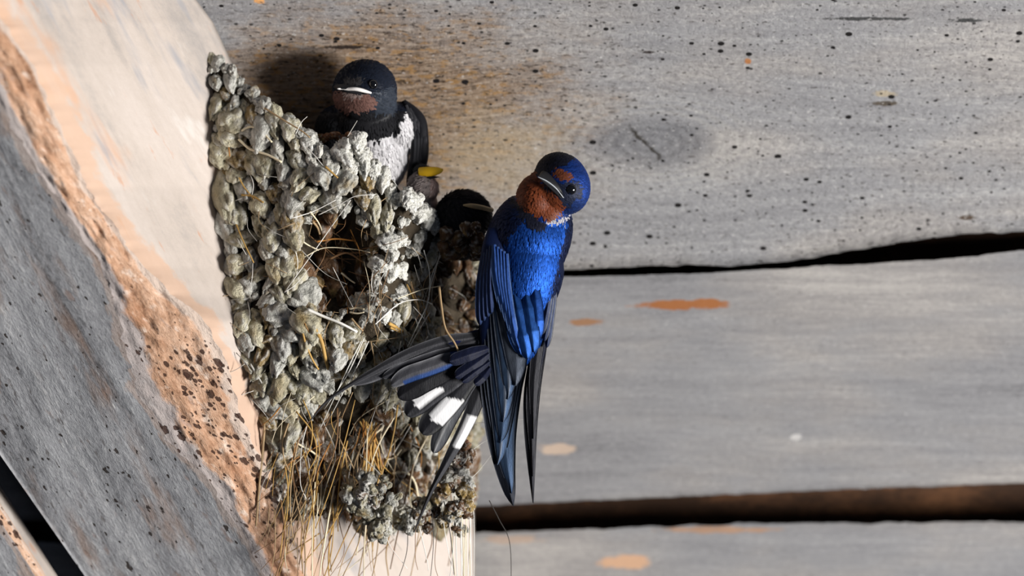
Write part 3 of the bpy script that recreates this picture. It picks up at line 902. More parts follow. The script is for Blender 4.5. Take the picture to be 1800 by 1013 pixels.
# ------------------------------------------------------------------ birds
def blob_body(name, ells, voxel, smooth_it, parent, mat, colour):
    bm = bmesh.new()
    for e in ells:
        (cx, cy, cd), (a, b, c), rot = e[0], e[1], e[2]
        r = bmesh.ops.create_icosphere(bm, subdivisions=4, radius=1)
        ca, sa = math.cos(rot), math.sin(rot)
        for v in r['verts']:
            x, y, z = v.co
            X, Z = x * a, z * b
            x2 = X * ca - Z * sa
            z2 = X * sa + Z * ca
            v.co = P(cx + x2, cy - z2, cd + y * c)
    me = bpy.data.meshes.new(name + '_union')
    bm.to_mesh(me); bm.free()
    o = bpy.data.objects.new(name + '_union', me)
    C.objects.link(o)
    m = o.modifiers.new('r', 'REMESH'); m.mode = 'VOXEL'; m.voxel_size = voxel * S
    s = o.modifiers.new('s', 'SMOOTH'); s.factor = 0.5; s.iterations = smooth_it
    dg = bpy.context.evaluated_depsgraph_get()
    ev = bpy.data.meshes.new_from_object(o.evaluated_get(dg))
    n = len(ev.vertices)
    co = np.empty(n * 3); ev.vertices.foreach_get('co', co); co = co.reshape(-1, 3)
    faces = [tuple(p.vertices) for p in ev.polygons]
    bpy.data.objects.remove(o); bpy.data.meshes.remove(me); bpy.data.meshes.remove(ev)
    b = obj(name, co, faces, mat, parent, cols=colour(inv(co)))
    return b, co, faces, BVHTree.FromPolygons([Vector(v) for v in co], faces)

CAM = Vector((0, -D, Z0))
def surf(bvh, px, py, default=0.0):
    dirv = (Vector(P(px, py, 0)) - CAM).normalized()
    h = bvh.ray_cast(CAM, dirv)
    if h[0] is None:
        return default
    return h[0][1] / S

def plumage(name, co, faces, parent, mat, colour, flow, n, size, keep=None, lift=0.16, label=None, seed=1, bow=0.06):
    """short contour feathers lying on the body, all one coat"""
    R = np.random.default_rng(seed)
    co = np.asarray(co)
    tri = []
    for f in faces:
        for k in range(1, len(f) - 1):
            tri.append((f[0], f[k], f[k + 1]))
    tri = np.array(tri)
    a, b, c = co[tri[:, 0]], co[tri[:, 1]], co[tri[:, 2]]
    nn = np.cross(b - a, c - a)
    ar = np.linalg.norm(nn, axis=1)
    nn /= ar[:, None] + 1e-15
    pick = R.choice(len(tri), n, p=ar / ar.sum())
    u, v = R.random(n), R.random(n)
    m = u + v > 1
    u[m], v[m] = 1 - u[m], 1 - v[m]
    pos = a[pick] * (1 - u - v)[:, None] + b[pick] * u[:, None] + c[pick] * v[:, None]
    nor = nn[pick]
    pp = inv(pos)
    if keep is not None:
        k = keep(pp, nor)
        pos, nor, pp = pos[k], nor[k], pp[k]
    fl = flow(pp)                                   # direction in picture-like axes (x right, y down, depth)
    w = np.stack([fl[:, 0], fl[:, 2], -fl[:, 1]], 1)
    w = w + R.normal(0, 0.08, w.shape)
    w -= nor * np.sum(w * nor, 1)[:, None]
    w /= np.linalg.norm(w, axis=1)[:, None] + 1e-12
    side = np.cross(nor, w)
    sz = size(pp)
    L = sz * S * R.uniform(0.8, 1.3, len(pp)); W = L * R.uniform(0.16, 0.27, len(pp)) * np.interp(sz, [8, 18], [1.0, 0.55])
    col = colour(pp + np.stack([R.normal(0, 1.5, len(pp)), R.normal(0, 1.5, len(pp)), np.zeros(len(pp))], 1))
    jit = R.uniform(0.72, 1.28, len(pp))
    col[:, :3] = np.clip(col[:, :3] * jit[:, None], 0, 0.95)
    st = [(0.0, 0.35, -0.05), (0.35, 1.0, 0.03), (0.7, 0.8, 0.09), (1.0, 0.0, lift)]
    V = []; Cc = []
    for (t, wd, lf) in st:
        for s in (-1, 0, 1):
            bw = bow if s == 0 else 0.0
            V.append(pos + w * (t * L)[:, None] + side * (s * wd * W)[:, None] + nor * ((lf + bw) * L)[:, None])
            q = col.copy()
            if t == 1.0: q[:, :3] *= 0.9
            Cc.append(q)
    V = np.stack(V, 1); Cc = np.stack(Cc, 1)
    F = []
    k = V.shape[1]
    base = [(0, 1, 4, 3), (1, 2, 5, 4), (3, 4, 7, 6), (4, 5, 8, 7), (6, 7, 10), (7, 8, 10)]
    for i in range(len(V)):
        o = i * k
        for f in base:
            F.append([o + q for q in f])
    o = obj(name, V.reshape(-1, 3), F, mat, parent, cols=Cc.reshape(-1, 4))
    if label: o['label'] = label
    return o

def feather(name, parent, left, right, d, colour, edge=None, shaft=None, ridge=4.0, n=30, metal=0.3, mat=None, patch=None, label=None, edgew=0.2):
    """one vane between two edges (base to tip); d: depths along it; patch: function (t, s) -> colour or None"""
    l = catmull(left, n); r = catmull(right, n)
    dd = np.interp(np.linspace(0, 1, n), np.linspace(0, 1, len(d)), d)
    ss = np.array([-1, -0.86, -0.6, -0.3, -0.06, 0.06, 0.3, 0.6, 0.86, 1.0])
    m = len(ss)
    V, Cc = [], []
    for layer in (0, 1):
        for i in range(n):
            t = i / (n - 1)
            for s in ss:
                q = l[i] * (1 - s) / 2 + r[i] * (1 + s) / 2
                z = dd[i] - ridge * (1 - abs(s) ** 1.5) + (1.1 if layer else 0)
                if abs(s) < 0.1 and not layer: z -= 0.9
                V.append((q[0], q[1], z))
                c = np.array(colour, float)
                if edge is not None and abs(s) > 0.8:
                    c = np.array(edge, float)
                if shaft is not None and abs(s) < 0.1:
                    c = np.array(shaft, float)
                c = c * (1 + 0.12 * math.sin(t * 37 + s * 5))
                if patch is not None:
                    pc = patch(t, s)
                    if pc is not None: c = np.array(pc, float)
                Cc.append((*c, metal if c.max() < 0.5 else 0.0))
    F = [f[::-1] for f in grid_faces(n, m)] + grid_faces(n, m, n * m)
    o2 = n * m
    for i in range(n - 1):
        a, b = i * m, (i + 1) * m
        F.append((a, b, o2 + b, o2 + a))
        a, b = i * m + m - 1, (i + 1) * m + m - 1
        F.append((b, a, o2 + a, o2 + b))
    o = obj(name, P_np(V), F, mat or M['feather'], parent, cols=Cc)
    if label: o['label'] = label
    return o

def vane(name, parent, path, width, d, colour, tip=0.8, base=0.55, **kw):
    """feather about a centre line with a rounded tip"""
    n = 64
    c = catmull(path, n)
    T = np.gradient(c, axis=0); T /= np.linalg.norm(T, axis=1)[:, None]
    Nn = np.stack([T[:, 1], -T[:, 0]], 1)
    t = np.linspace(0, 1, n)
    w = width * (base + (1 - base) * np.clip(t / 0.4, 0, 1)) * np.where(t > tip, np.sqrt(np.clip(1 - ((t - tip) / (1 - tip)) ** 2, 0, 1)), 1.0)
    if kw.pop('streamer', False):
        w = width * np.interp(t, [0, 0.15, 0.45, 0.7, 1.0], [0.7, 1.0, 0.75, 0.32, 0.08])
    return feather(name, parent, c + Nn * w[:, None], c - Nn * w[:, None], d, colour, n=n, **kw)

def ball(name, c, r, mat, parent, sc=(1, 1, 1)):
    v, f = ICO4
    q = np.stack([c[0] + v[:, 0] * r * sc[0], c[1] - v[:, 2] * r * sc[1], c[2] + v[:, 1] * r * sc[2]], 1)
    return obj(name, P_np(q), f, mat, parent)

def ptube(name, path, radii, mat, parent, sides=10, label=None):
    """tapering rod along a path with a radius per control point"""
    n = 26
    p = catmull([(*q, r) for q, r in zip(path, radii)], n)
    w = P_np(p[:, :3]); R = np.maximum(p[:, 3], 0.15) * S
    T = np.gradient(w, axis=0); T /= np.linalg.norm(T, axis=1)[:, None]
    A = np.cross(T, np.array([0.0, 1, 0.02])); A /= np.linalg.norm(A, axis=1)[:, None]
    B = np.cross(T, A)
    V = []
    for i in range(n):
        for k in range(sides):
            a = 2 * math.pi * k / sides
            V.append(w[i] + (A[i] * math.cos(a) + B[i] * math.sin(a)) * R[i])
    F = [(i * sides + k, i * sides + (k + 1) % sides, (i + 1) * sides + (k + 1) % sides, (i + 1) * sides + k) for i in range(n - 1) for k in range(sides)]
    F += [tuple(range(sides))[::-1], tuple((n - 1) * sides + k for k in range(sides))]
    o = obj(name, V, F, mat, parent)
    if label: o['label'] = label
    return o

def wedge(name, base_l, base_r, ridge, tip, under, mat, parent, label=None):
    """beak half: rounded wedge from a base line to a tip"""
    bl, br, rd, tp, un = (np.array(q, float) for q in (base_l, base_r, ridge, tip, under))
    n, m = 14, 16
    V = []
    for i in range(n):
        t = i / (n - 1)
        k = (1 - t) ** 0.85
        for j in range(m):
            a = 2 * math.pi * j / m
            side = br if math.cos(a) > 0 else bl
            up = rd if math.sin(a) > 0 else un
            mid = (bl + br) / 2
            q = mid + (side - mid) * abs(math.cos(a)) + (up - mid) * abs(math.sin(a))
            V.append(tp * (1 - k) + q * k)
    F = [(i * m + j, i * m + (j + 1) % m, (i + 1) * m + (j + 1) % m, (i + 1) * m + j) for i in range(n - 1) for j in range(m)]
    F.append(tuple(range(m))[::-1]); F.append(tuple((n - 1) * m + j for j in range(m)))
    o = obj(name, P_np(V), F, mat, parent)
    bm = bmesh.new(); bm.from_mesh(o.data); bmesh.ops.recalc_face_normals(bm, faces=bm.faces); bm.to_mesh(o.data); bm.free()
    if label: o['label'] = label
    return o

# ---- adult clinging to the nest
BLUE = (0.011, 0.062, 0.30); NAVY = (0.006, 0.012, 0.045); BLACKB = (0.008, 0.009, 0.018); RUF = (0.145, 0.035, 0.012); WHITEF = (0.75, 0.72, 0.70)
adult = thing('barn_swallow', 'adult swallow with glossy blue back and rufous throat clinging to the nest side', 'bird', P(900, 620, 20))
def adult_col(p):
    x, y = p[:, 0], p[:, 1]
    jx = x + 3.0 * vnoise(p / 5.0, 3); jy = y + 3.0 * vnoise(p / 5.0, 9)
    c = np.tile(np.array([*BLUE, 0.8]), (len(p), 1))
    # shade on the back's sides, painted navy over the blue plumage
    sh = in_poly(jx, jy, [(800, 640), (800, 430), (850, 340), (905, 330), (925, 380), (902, 405), (884, 425), (872, 520), (868, 640)])
    c[sh] = (*NAVY, 0.5)
    rt = in_poly(jx, jy, [(1020, 370), (1000, 370), (990, 420), (976, 470), (962, 540), (955, 640), (990, 640), (1010, 470)])
    c[rt] = (*NAVY, 0.6)
    head = in_poly(jx, jy, [(900, 330), (930, 296), (943, 280), (960, 255), (1060, 250), (1050, 340), (1028, 360), (1010, 376), (955, 386), (920, 376)])
    c[head] = (0.008, 0.032, 0.17, 0.6)
    # cap's shaded forepart painted blue-black, then the dark mask
    capd = in_poly(jx, jy, [(925, 292), (945, 250), (1010, 250), (1012, 276), (998, 288), (978, 298), (962, 312), (945, 310)])
    c[capd] = (*BLACKB, 0.3)
    mask = in_poly(jx, jy, [(950, 308), (975, 322), (985, 322), (1005, 316), (1018, 325), (1018, 345), (1005, 358), (990, 366), (984, 352), (962, 326)])
    c[mask] = (0.012, 0.016, 0.035, 0.25)
    ck = in_poly(jx, jy, [(990, 364), (1008, 352), (1026, 345), (1022, 362), (1006, 378), (988, 378)])
    c[ck] = (0.012, 0.03, 0.12, 0.5)
    thr = in_poly(jx, jy, [(906, 332), (920, 312), (938, 292), (948, 310), (962, 327), (982, 349), (990, 362), (984, 372), (966, 381), (945, 378), (925, 366), (910, 352)])
    c[thr] = (*RUF, 0.0)
    fh = in_poly(jx, jy, [(968, 308), (978, 300), (992, 303), (1004, 312), (996, 318), (980, 316)])
    c[fh] = (0.12, 0.034, 0.015, 0.0)
    col = in_poly(jx, jy, [(898, 352), (912, 350), (928, 368), (948, 381), (962, 386), (958, 398), (940, 398), (922, 386)])
    c[col] = (*BLACKB, 0.25)
    wc = in_poly(jx, jy, [(956, 384), (970, 379), (998, 376), (1000, 384), (985, 389), (962, 393)])
    c[wc] = (0.34, 0.33, 0.36, 0.0)
    # underside, towards the nest
    und = p[:, 2] > 42
    c[und & (y > 395)] = (0.62, 0.54, 0.46, 0.0)
    return c
ells_a = [((988, 322, -22), (47, 56, 50), math.radians(28)), ((985, 330, -24), (49, 44, 47), 0),
          ((944, 346, -20), (36, 42, 44), math.radians(-18)), ((958, 372, -8), (46, 34, 48), math.radians(18)),
          ((930, 415, 0), (70, 70, 58), math.radians(-18)), ((925, 470, 2), (64, 110, 60), math.radians(-10)),
          ((915, 550, 10), (50, 90, 46), math.radians(-6)), ((893, 390, 4), (26, 52, 36), math.radians(-30)), ((978, 420, 4), (24, 60, 40), math.radians(-14)), ((880, 610, 22), (36, 46, 28), math.radians(20))]
ab, aco, afa, abvh = blob_body('body', ells_a, 3.2, 9, adult, M['plumage'], adult_col)
def adult_flow(p):
    f = np.tile(np.array([-0.14, 1.0, 0.0]), (len(p), 1))
    h = p[:, 1] < 382
    v = p[h] - np.array([950, 312, -90])
    f[h] = v / (np.linalg.norm(v, axis=1)[:, None] + 1e-9)
    return f
def adult_size(p):
    return np.interp(p[:, 1], [270, 370, 400, 450, 620], [7, 8, 14, 20, 24])
plumage('contour_feathers', aco, afa, ab, M['plumage'], adult_col, adult_flow, 22000, adult_size, seed=4, lift=0.07, bow=0.035, keep=lambda p, n: np.hypot(p[:, 0] - 1004, p[:, 1] - 333) > 10)
# beak, eye
d_t = surf(abvh, 962, 318, -70)
tip = (945.5, 311, d_t - 26)
bk_ = wedge('beak', (990, 348, surf(abvh, 990, 348, -66) - 1), (953, 300, d_t + 12), (976, 317, d_t - 9), tip, (966, 330, d_t - 2), M['bill'], adult)
ptube('gape_edge', [tip, (962, 319, d_t - 20), (978, 332, (d_t + surf(abvh, 978, 332, -68)) / 2 - 10), (990.5, 348, surf(abvh, 990, 348, -66) - 3)], [0.4, 0.9, 1.0, 0.7], M['bill_edge'], bk_, 8, 'pale grey line of the gape')
de = surf(abvh, 1004, 333, -66)
ey = ball('eye', (1004, 333, de + 1.0), 9.6, M['eye'], adult, (1, 1, 0.9))

# wings
def wingbase(name, poly_l, poly_r, d, thick, col, label):
    l = catmull(poly_l, 40); r = catmull(poly_r, 40)
    dd = np.interp(np.linspace(0, 1, 40), np.linspace(0, 1, len(d)), d)
    V = []
    m = 14
    for i in range(40):
        for k in range(m):
            a = 2 * math.pi * k / m
            q = (l[i] + r[i]) / 2 + (r[i] - l[i]) / 2 * math.cos(a)
            th = thick * math.sin(math.pi * min(1, 0.06 + i / 39)) ** 0.5 + 0.8
            V.append((q[0], q[1], dd[i] + th * math.sin(a)))
    F = [(i * m + k, i * m + (k + 1) % m, (i + 1) * m + (k + 1) % m, (i + 1) * m + k)[::-1] for i in range(39) for k in range(m)]
    F += [tuple(range(m)), tuple(39 * m + k for k in range(m))[::-1]]
    o = obj(name, P_np(V), F, M['feather'], adult, cols=np.tile(np.array([*col, 0.3]), (len(V), 1)))
    o['label'] = label
    return o
lw = wingbase('wing', [(858, 400), (846, 440), (842, 500), (842, 560), (846, 620), (850, 680)], [(885, 400), (890, 450), (900, 520), (910, 580), (912, 630), (905, 680)], [-30, -46, -48, -42, -34, -26], 9, NAVY, 'near folded wing, dark blue grey')
DK = (0.034, 0.058, 0.105); DK2 = (0.044, 0.076, 0.140); EDG = (0.008, 0.011, 0.018); SHF = (0.13, 0.15, 0.19)
# primaries, outermost first (they lie deepest)
prim = [
    ([(842, 540), (841, 620), (845, 690), (855, 765), (870, 825), (887, 870), (902, 890)], [(905, 560), (926, 630), (917, 690), (908, 760), (906, 820), (906, 865), (903, 890)], (0.012, 0.014, 0.02), [-38, -34, -28, -20, -14]),
    ([(846, 540), (847, 620), (852, 690), (863, 755), (876, 812), (890, 850), (899, 868)], [(905, 560), (924, 630), (915, 690), (908, 755), (906, 800), (904, 845), (900, 868)], DK, [-42, -38, -32, -24, -18]),
    ([(850, 540), (852, 610), (856, 680), (864, 740), (870, 790), (874, 817)], [(900, 560), (920, 630), (911, 690), (901, 745), (890, 795), (875, 818)], DK2, [-46, -42, -37, -30, -24]),
    ([(855, 540), (858, 610), (862, 670), (868, 720), (874, 760), (879, 779)], [(898, 560), (915, 625), (908, 680), (902, 720), (892, 762), (880, 780)], DK, [-50, -46, -42, -36, -30]),
    ([(860, 540), (864, 600), (869, 650), (875, 700), (880, 730), (884, 742)], [(896, 560), (912, 615), (908, 660), (903, 700), (894, 730), (885, 743)], DK2, [-54, -50, -47, -42, -37]),
    ([(864, 530), (870, 590), (876, 630), (882, 668), (888, 690), (892, 702)], [(898, 550), (916, 605), (914, 640), (908, 674), (900, 694), (893, 703)], DK, [-58, -55, -52, -48, -44]),
    ([(868, 520), (876, 570), (884, 610), (892, 645), (900, 668), (906, 678)], [(900, 540), (922, 590), (928, 620), (924, 648), (916, 668), (907, 679)], (0.06, 0.07, 0.09), [-61, -59, -57, -54, -51]),
]
for i, (l, r, c, d) in enumerate(prim):
    feather('primary_feather', lw, l, r, d, c, EDG if i else None, SHF if i in (2, 4, 5) else None, 3.0, metal=0.35)
# secondary coverts with pale edges
for i in range(5):
    x = 870 + i * 5.5
    y2 = 540 + i * 17
    vane('covert_feather', lw, [(x - 2, 430 + i * 4), (x + 1, 480 + i * 8), (x + 8 + i * 1.2, y2 - 22), (x + 15 + i * 1.5, y2 + 6)], 7.5, [-60, -66, -68 - i * 0.6, -64 - i * 0.6], (0.013, 0.040, 0.15), edge=(0.05, 0.09, 0.20), metal=0.5, ridge=3)
for i in range(4):  # outer coverts navy-black, the unlit side's shade in their colour
    x = 848 + i * 5
    vane('covert_feather', lw, [(x, 450 - i * 6), (x - 5 + i, 500), (x - 6 + i * 2, 545), (x - 4 + i * 2, 572 - i * 7)], 6.5, [-46 - i * 3, -54 - i * 3, -54 - i * 3, -48 - i * 3], (0.007, 0.014, 0.045), edge=(0.02, 0.04, 0.10), metal=0.4, ridge=3)
# tertials and scapulars ending in the blunt blue tip
for (pa, w, c, d) in (
        ([(886, 500), (894, 545), (904, 586), (916, 624)], 12, (0.014, 0.045, 0.16), [-40, -56, -66, -62]),
        ([(900, 500), (910, 545), (920, 590), (928, 632)], 14, (0.015, 0.060, 0.22), [-40, -60, -69, -64]),
        ([(922, 500), (929, 545), (935, 585), (939, 620)], 14, (0.016, 0.062, 0.22), [-42, -60, -69, -63]),
        ([(938, 490), (942, 530), (945, 568), (945, 598)], 12, (0.015, 0.060, 0.25), [-42, -56, -64, -58])):
    vane('tertial_feather', lw, pa, w, d, c, edge=tuple(0.6 * q for q in c), metal=0.65, ridge=5, tip=0.7)
rw = wingbase('wing', [(968, 430), (962, 500), (952, 570), (940, 640), (930, 690)], [(992, 430), (980, 500), (968, 570), (957, 630), (944, 690)], [-6, -8, -2, 4, 8], 8, BLACKB, 'far folded wing, black')
for (l, r, c, d) in (
        ([(948, 560), (928, 640), (920, 700), (921, 760), (928, 825), (936, 884)], [(972, 540), (960, 620), (950, 690), (944, 760), (941, 825), (938, 885)], (0.010, 0.010, 0.014), [-2, 6, 10, 14, 16]),
        ([(944, 560), (930, 640), (925, 700), (927, 750), (932, 800), (936, 838)], [(968, 540), (958, 620), (947, 690), (942, 750), (939, 800), (937, 838)], (0.014, 0.014, 0.018), [-8, 0, 5, 9, 12]),
        ([(944, 550), (934, 620), (930, 670), (931, 710), (934, 745), (937, 772)], [(966, 530), (956, 610), (948, 665), (944, 710), (941, 745), (938, 772)], (0.018, 0.018, 0.022), [-14, -6, -1, 4, 7])):
    feather('primary_feather', rw, l, r, d, c, (0.03, 0.03, 0.035), None, 2.5, metal=0.2)
for i in range(3):
    vane('covert_feather', rw, [(976 - i * 3, 470), (972 - i * 4, 530), (966 - i * 4, 580 - i * 8), (961 - i * 4, 612 - i * 12)], 6.5, [-12 - i * 4, -18 - i * 5, -17 - i * 5, -12 - i * 5], (0.02, 0.028, 0.06), edge=(0.08, 0.085, 0.10), metal=0.3, ridge=3)

# legs reaching the nest wall
for (hx, hy, fx, fy) in ((868, 545, 836, 520), (880, 585, 836, 575)):
    fd_ = float(nest_d(836, fy)) - 14
    lg = ptube('leg', [(hx, hy, 46), ((hx + fx) / 2 + 6, (hy + fy) / 2 + 6, (46 + fd_) / 2), (fx + 6, fy, fd_ - 6)], [6, 4, 3], M['bill'], adult, 8)
    for k in range(3):
        ptube('toe', [(fx + 6, fy, fd_ - 6), (fx - 2, fy - 9 + k * 9, fd_ - 12), (fx - 10, fy - 12 + k * 12, fd_ - 4)], [2.4, 2.2, 1.0], M['bill'], lg, 8)

# tail fanned against the nest
tl = wingbase('tail', [(890, 590), (862, 590), (838, 580), (800, 594), (770, 608)], [(890, 650), (862, 664), (838, 668), (812, 664), (792, 656)], [0, -10, -22, -36, -42], 6, (0.010, 0.014, 0.05), 'fanned dark tail pressed to the nest')
TB = (0.014, 0.014, 0.017); TG = (0.032, 0.032, 0.036)
WF = (0.74, 0.73, 0.73)
def spot(t0, t1, s0, s1, jag=0.012):
    def f(t, s):
        if t0 + 0.07 * s + jag * math.sin(s * 9) < t < t1 - 0.05 * s * s + jag * math.sin(s * 14 + 1) and s0 < s < s1: return WF
    return f
tail = [
    ([(845, 592), (780, 602), (720, 622), (660, 652), (610, 680), (572, 708), (545, 740)], 12, [-24, -44, -60, -72, -84], TG, dict(streamer=True, edge=(0.06, 0.06, 0.065))),
    ([(845, 598), (780, 612), (720, 632), (665, 658), (620, 676)], 11, [-26, -44, -52, -58], (0.04, 0.04, 0.045), dict(edge=(0.12, 0.12, 0.13))),
    ([(845, 606), (790, 620), (740, 636), (700, 652), (672, 664)], 11, [-28, -46, -55, -60], (0.03, 0.03, 0.035), dict(edge=(0.11, 0.11, 0.12))),
    ([(848, 660), (839, 700), (818, 750), (790, 804), (758, 864), (728, 935)], 14, [-20, -30, -38, -44, -46], TG, dict(streamer=True, patch=lambda t, s: WF if (0.24 < t < 0.46 and s < 0.35) else None)),
    ([(842, 655), (815, 694), (790, 736), (774, 768), (762, 797)], 15, [-22, -40, -48, -52], (0.060, 0.062, 0.068), dict(shaft=(0.2, 0.2, 0.2), edge=(0.03, 0.03, 0.035))),
    ([(845, 648), (815, 676), (785, 712), (758, 742), (742, 764)], 22, [-26, -44, -52, -56], TB, dict(patch=spot(0.44, 0.76, -0.9, 0.6), edge=(0.05, 0.05, 0.05))),
    ([(845, 642), (800, 664), (765, 686), (732, 712), (715, 732)], 21, [-28, -46, -55, -60], TB, dict(patch=spot(0.50, 0.80, -0.35, 0.75), edge=(0.04, 0.04, 0.045))),
    ([(845, 632), (795, 648), (755, 666), (720, 686), (700, 700)], 20, [-30, -48, -58, -62], (0.010, 0.010, 0.012), dict()),
    ([(845, 622), (800, 630), (755, 646), (715, 660), (687, 678)], 15, [-32, -52, -62, -66], (0.060, 0.060, 0.068), dict(edge=(0.14, 0.14, 0.15), patch=lambda t, s: (0.02, 0.05, 0.16) if (s < -0.5 and t < 0.85) or t < 0.3 else None)),
]
for (pa, w, d, c, kw) in tail:
    vane('tail_feather', tl, pa, w, d, c, metal=0.2, ridge=3, **({'tip': 0.75} | kw) if not kw.get('streamer') else kw)
# blue upper tail coverts
for (pa, w) in (([(862, 620), (835, 640), (800, 664)], 11), ([(862, 635), (838, 652), (812, 672)], 8), ([(862, 612), (830, 622), (790, 636)], 12), ([(862, 645), (848, 664), (834, 676)], 8)):
    vane('covert_feather', tl, pa, w, [-40, -58, -66], (0.006, 0.008, 0.022), edge=(0.006, 0.008, 0.02), metal=0.0, ridge=4)

# ---- fledgling sitting up in the cup
fl = thing('swallow_fledgling', 'upright young swallow with white gape and white belly sitting in the nest cup', 'bird', P(660, 330, 90))
def fl_col(p):
    x, y = p[:, 0], p[:, 1]
    jx = x + 3.0 * vnoise(p / 5.0, 13); jy = y + 3.0 * vnoise(p / 5.0, 19)
    c = np.tile(np.array([0.007, 0.010, 0.019, 0.1]), (len(p), 1))
    chk = in_poly(jx, jy, [(640, 165), (690, 150), (700, 180), (690, 200), (660, 198)])
    c[chk] = (0.024, 0.030, 0.042, 0.1)
    lore = in_poly(jx, jy, [(596, 152), (608, 140), (630, 134), (638, 142), (626, 152), (610, 154)])
    c[lore] = (0.045, 0.043, 0.045, 0.0)
    thr = in_poly(jx, jy, [(584, 162), (598, 160), (620, 162), (648, 166), (662, 178), (650, 192), (620, 198), (598, 194), (584, 182)])
    c[thr] = (0.15, 0.078, 0.064, 0.0)
    chin = in_poly(jx, jy, [(598, 158), (612, 160), (640, 164), (625, 172), (608, 170)])
    c[chin] = (0.28, 0.21, 0.19, 0.0)
    br = (jy > 196) & ~chk
    c[br] = (0.010, 0.010, 0.012, 0.0)
    wh = in_poly(jx, jy, [(636, 248), (664, 245), (676, 239), (697, 228), (708, 209), (712, 194), (728, 200), (728, 250), (722, 290), (716, 350), (620, 350)])
    c[wh] = (0.74, 0.72, 0.73, 0.0)
    return c
ells_f = [((640, 158, 72), (57, 55, 52), math.radians(20)), ((645, 170, 78), (52, 48, 50), 0), ((648, 215, 104), (66, 44, 50), 0), ((597, 225, 116), (44, 42, 42), math.radians(-20)),
          ((662, 265, 112), (58, 74, 50), math.radians(-4)), ((700, 225, 112), (34, 48, 44), math.radians(10))]
fb, fco, ffa, fbvh = blob_body('body', ells_f, 3.0, 9, fl, M['plumage'], fl_col)
def fl_flow(p):
    f = np.tile(np.array([0.05, 1.0, 0.0]), (len(p), 1))
    h = p[:, 1] < 198
    v = p[h] - np.array([598, 155, -10])
    f[h] = v / (np.linalg.norm(v, axis=1)[:, None] + 1e-9)
    return f
plumage('down_feathers', fco, ffa, fb, M['soft'], fl_col, fl_flow, 9000, lambda p: np.interp(p[:, 1], [100, 195, 220, 300], [5.5, 6.5, 12, 17]), seed=8, lift=0.10, keep=lambda p, n: (p[:, 1] < 330) & (np.hypot(p[:, 0] - 655, p[:, 1] - 147) > 9), bow=0.025)
dtf = surf(fbvh, 600, 156, 40)
bkf = wedge('beak', (650, 162, surf(fbvh, 650, 162, 20) - 1), (586, 150, dtf + 6), (620, 149, surf(fbvh, 620, 150, 22) - 6), (592, 155, dtf - 18), (612, 163, surf(fbvh, 612, 163, 25) - 4), M['bill'], fl)
ptube('gape_flange', [(592, 155, dtf - 18), (606, 155.5, surf(fbvh, 606, 156, 24) - 11), (624, 155.5, surf(fbvh, 624, 156, 20) - 8), (640, 159, surf(fbvh, 640, 159, 18) - 4), (652, 162.5, surf(fbvh, 652, 162, 18) - 2)], [1.2, 2.6, 3.4, 3.3, 1.6], M['gape_white'], bkf, 10, 'swollen whitish gape flange')
df = surf(fbvh, 655, 147, 18)
ball('eye', (655, 147, df + 0.5), 8.4, M['eye'], fl, (1, 1, 0.9))
# wing along its right side
def solid(name, left, right, d, thick, col, parent, mat, label=None, metal=0.2):
    l = catmull(left, 36); r = catmull(right, 36)
    dd = np.interp(np.linspace(0, 1, 36), np.linspace(0, 1, len(d)), d)
    V = []; m = 16
    for i in range(36):
        th = thick * math.sin(math.pi * min(1, 0.08 + 0.9 * i / 35)) ** 0.5
        for k in range(m):
            a = 2 * math.pi * k / m
            q = (l[i] + r[i]) / 2 + (r[i] - l[i]) / 2 * math.cos(a)
            V.append((q[0], q[1], dd[i] + th * math.sin(a)))
    F = [(i * m + k, i * m + (k + 1) % m, (i + 1) * m + (k + 1) % m, (i + 1) * m + k)[::-1] for i in range(35) for k in range(m)]
    F += [tuple(range(m)), tuple(35 * m + k for k in range(m))[::-1]]
    o = obj(name, P_np(V), F, mat, parent, cols=np.tile(np.array([*col, metal]), (len(V), 1)))
    if label: o['label'] = label
    return o
fw = solid('wing', [(704, 178), (716, 196), (724, 214), (724, 246), (719, 280), (714, 312), (714, 330)], [(712, 174), (732, 188), (746, 204), (752, 226), (753, 272), (746, 300), (728, 330)], [104, 98, 96, 98, 104, 112], 11, (0.014, 0.014, 0.017), fl, M['feather'], 'folded black wing')
for i in range(4):
    vane('wing_feather', fw, [(722 + i * 6, 204 + i * 2), (727 + i * 6, 240), (726 + i * 5, 280), (718 + i * 5, 320 - i * 4)], 6, [88 + i * 2, 84 + i * 2, 88 + i * 2, 98 + i * 2], (0.018, 0.018, 0.022), edge=(0.05, 0.05, 0.055), metal=0.2, ridge=3)
for i in range(4):
    vane('wing_covert', fw, [(712 + i * 7, 184 + i * 5), (718 + i * 7, 205 + i * 4), (722 + i * 7, 228 + i * 3)], 7, [94, 84 + i * 2, 84 + i * 2], (0.026, 0.026, 0.030), edge=(0.07, 0.07, 0.075), metal=0.15, ridge=3)

fl.location.y += 14 * S

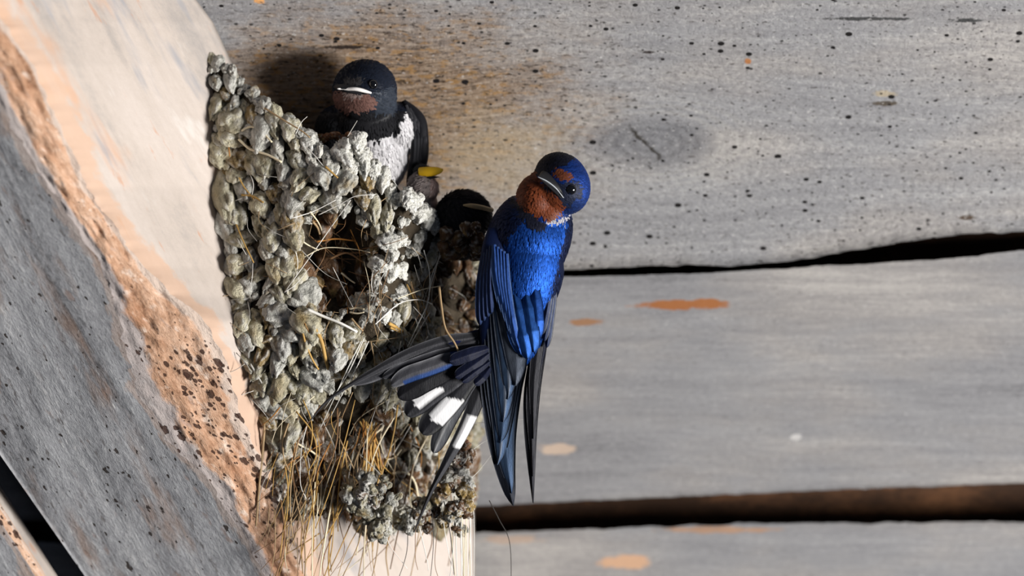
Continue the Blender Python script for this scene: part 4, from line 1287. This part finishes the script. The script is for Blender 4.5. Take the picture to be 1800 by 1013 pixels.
# ---- nestlings
n1o = thing('swallow_nestling', 'small grey nestling behind the upright one, its yellow gape open to the right', 'bird', P(745, 345, 105))
def ne_col(p):
    q = fbm(p / 8.0, 21, 2)
    base = np.array([0.30, 0.25, 0.235])[None] * (1 + 0.35 * q[:, None])
    c = np.hstack([np.clip(base, 0.02, 0.6), np.zeros((len(p), 1))])
    lo = (p[:, 0] > 757) & (p[:, 1] > 306)
    c[lo, :3] = np.array([0.42, 0.30, 0.27])
    up = p[:, 1] < 304
    c[up, :3] = 0.05
    return c
nb, nco, nfa, nbvh = blob_body('body', [((742, 326, 98), (26, 26, 26), 0), ((752, 332, 96), (20, 22, 22), 0), ((735, 360, 110), (34, 36, 30), 0), ((742, 302, 98), (16, 14, 16), 0)], 2.4, 6, n1o, M['soft'], ne_col)
plumage('down', nco, nfa, nb, M['soft'], ne_col, lambda p: np.tile(np.array([-0.5, 0.5, 0.1]), (len(p), 1)), 900, lambda p: np.full(len(p), 6.5), seed=12, lift=0.3)
bm1 = wedge('beak', (744, 300, 78), (745, 300, 104), (746, 291, 90), (780, 297, 84), (745, 306, 88), M['bill'], n1o, 'dark upper beak')
ptube('open_gape', [(738, 303, 86), (750, 302.5, 82), (764, 301, 80), (773, 300, 79), (779, 298.5, 79)], [9, 9.5, 8, 5.5, 1.5], M['gape_yellow'], bm1, 12, 'bright yellow mouth lining')
wedge('lower_beak', (748, 311, 78), (748, 311, 100), (748, 308, 86), (776, 311, 80), (748, 317, 84), M['bill'], n1o, 'dark lower beak')
n2o = thing('swallow_nestling', 'black-headed nestling tucked between the nest rim and the adult', 'bird', P(815, 420, 105))
def n2_col(p):
    c = np.tile(np.array([0.010, 0.010, 0.013, 0.1]), (len(p), 1))
    return c
n2b, n2co, n2fa, n2bvh = blob_body('body', [((815, 378, 88), (50, 45, 46), 0), ((812, 415, 138), (40, 44, 40), 0)], 2.8, 8, n2o, M['soft'], n2_col)
plumage('down', n2co, n2fa, n2b, M['soft'], n2_col, lambda p: np.tile(np.array([0.6, 0.6, 0.1]), (len(p), 1)), 1700, lambda p: np.full(len(p), 8.0), seed=15, lift=0.28, keep=lambda p, n: p[:, 1] < 420)
dn = surf(n2bvh, 835, 366, 45)
ptube('gape_flange', [(814, 361, surf(n2bvh, 814, 361, 45) - 1), (828, 362, surf(n2bvh, 828, 362, 45) - 3), (846, 365, surf(n2bvh, 846, 365, 55) - 4), (866, 370, surf(n2bvh, 860, 370, 75) - 6)], [1.6, 4.2, 4.6, 3.5], M['gape_dull'], n2o, 10, 'dull ochre gape flange')
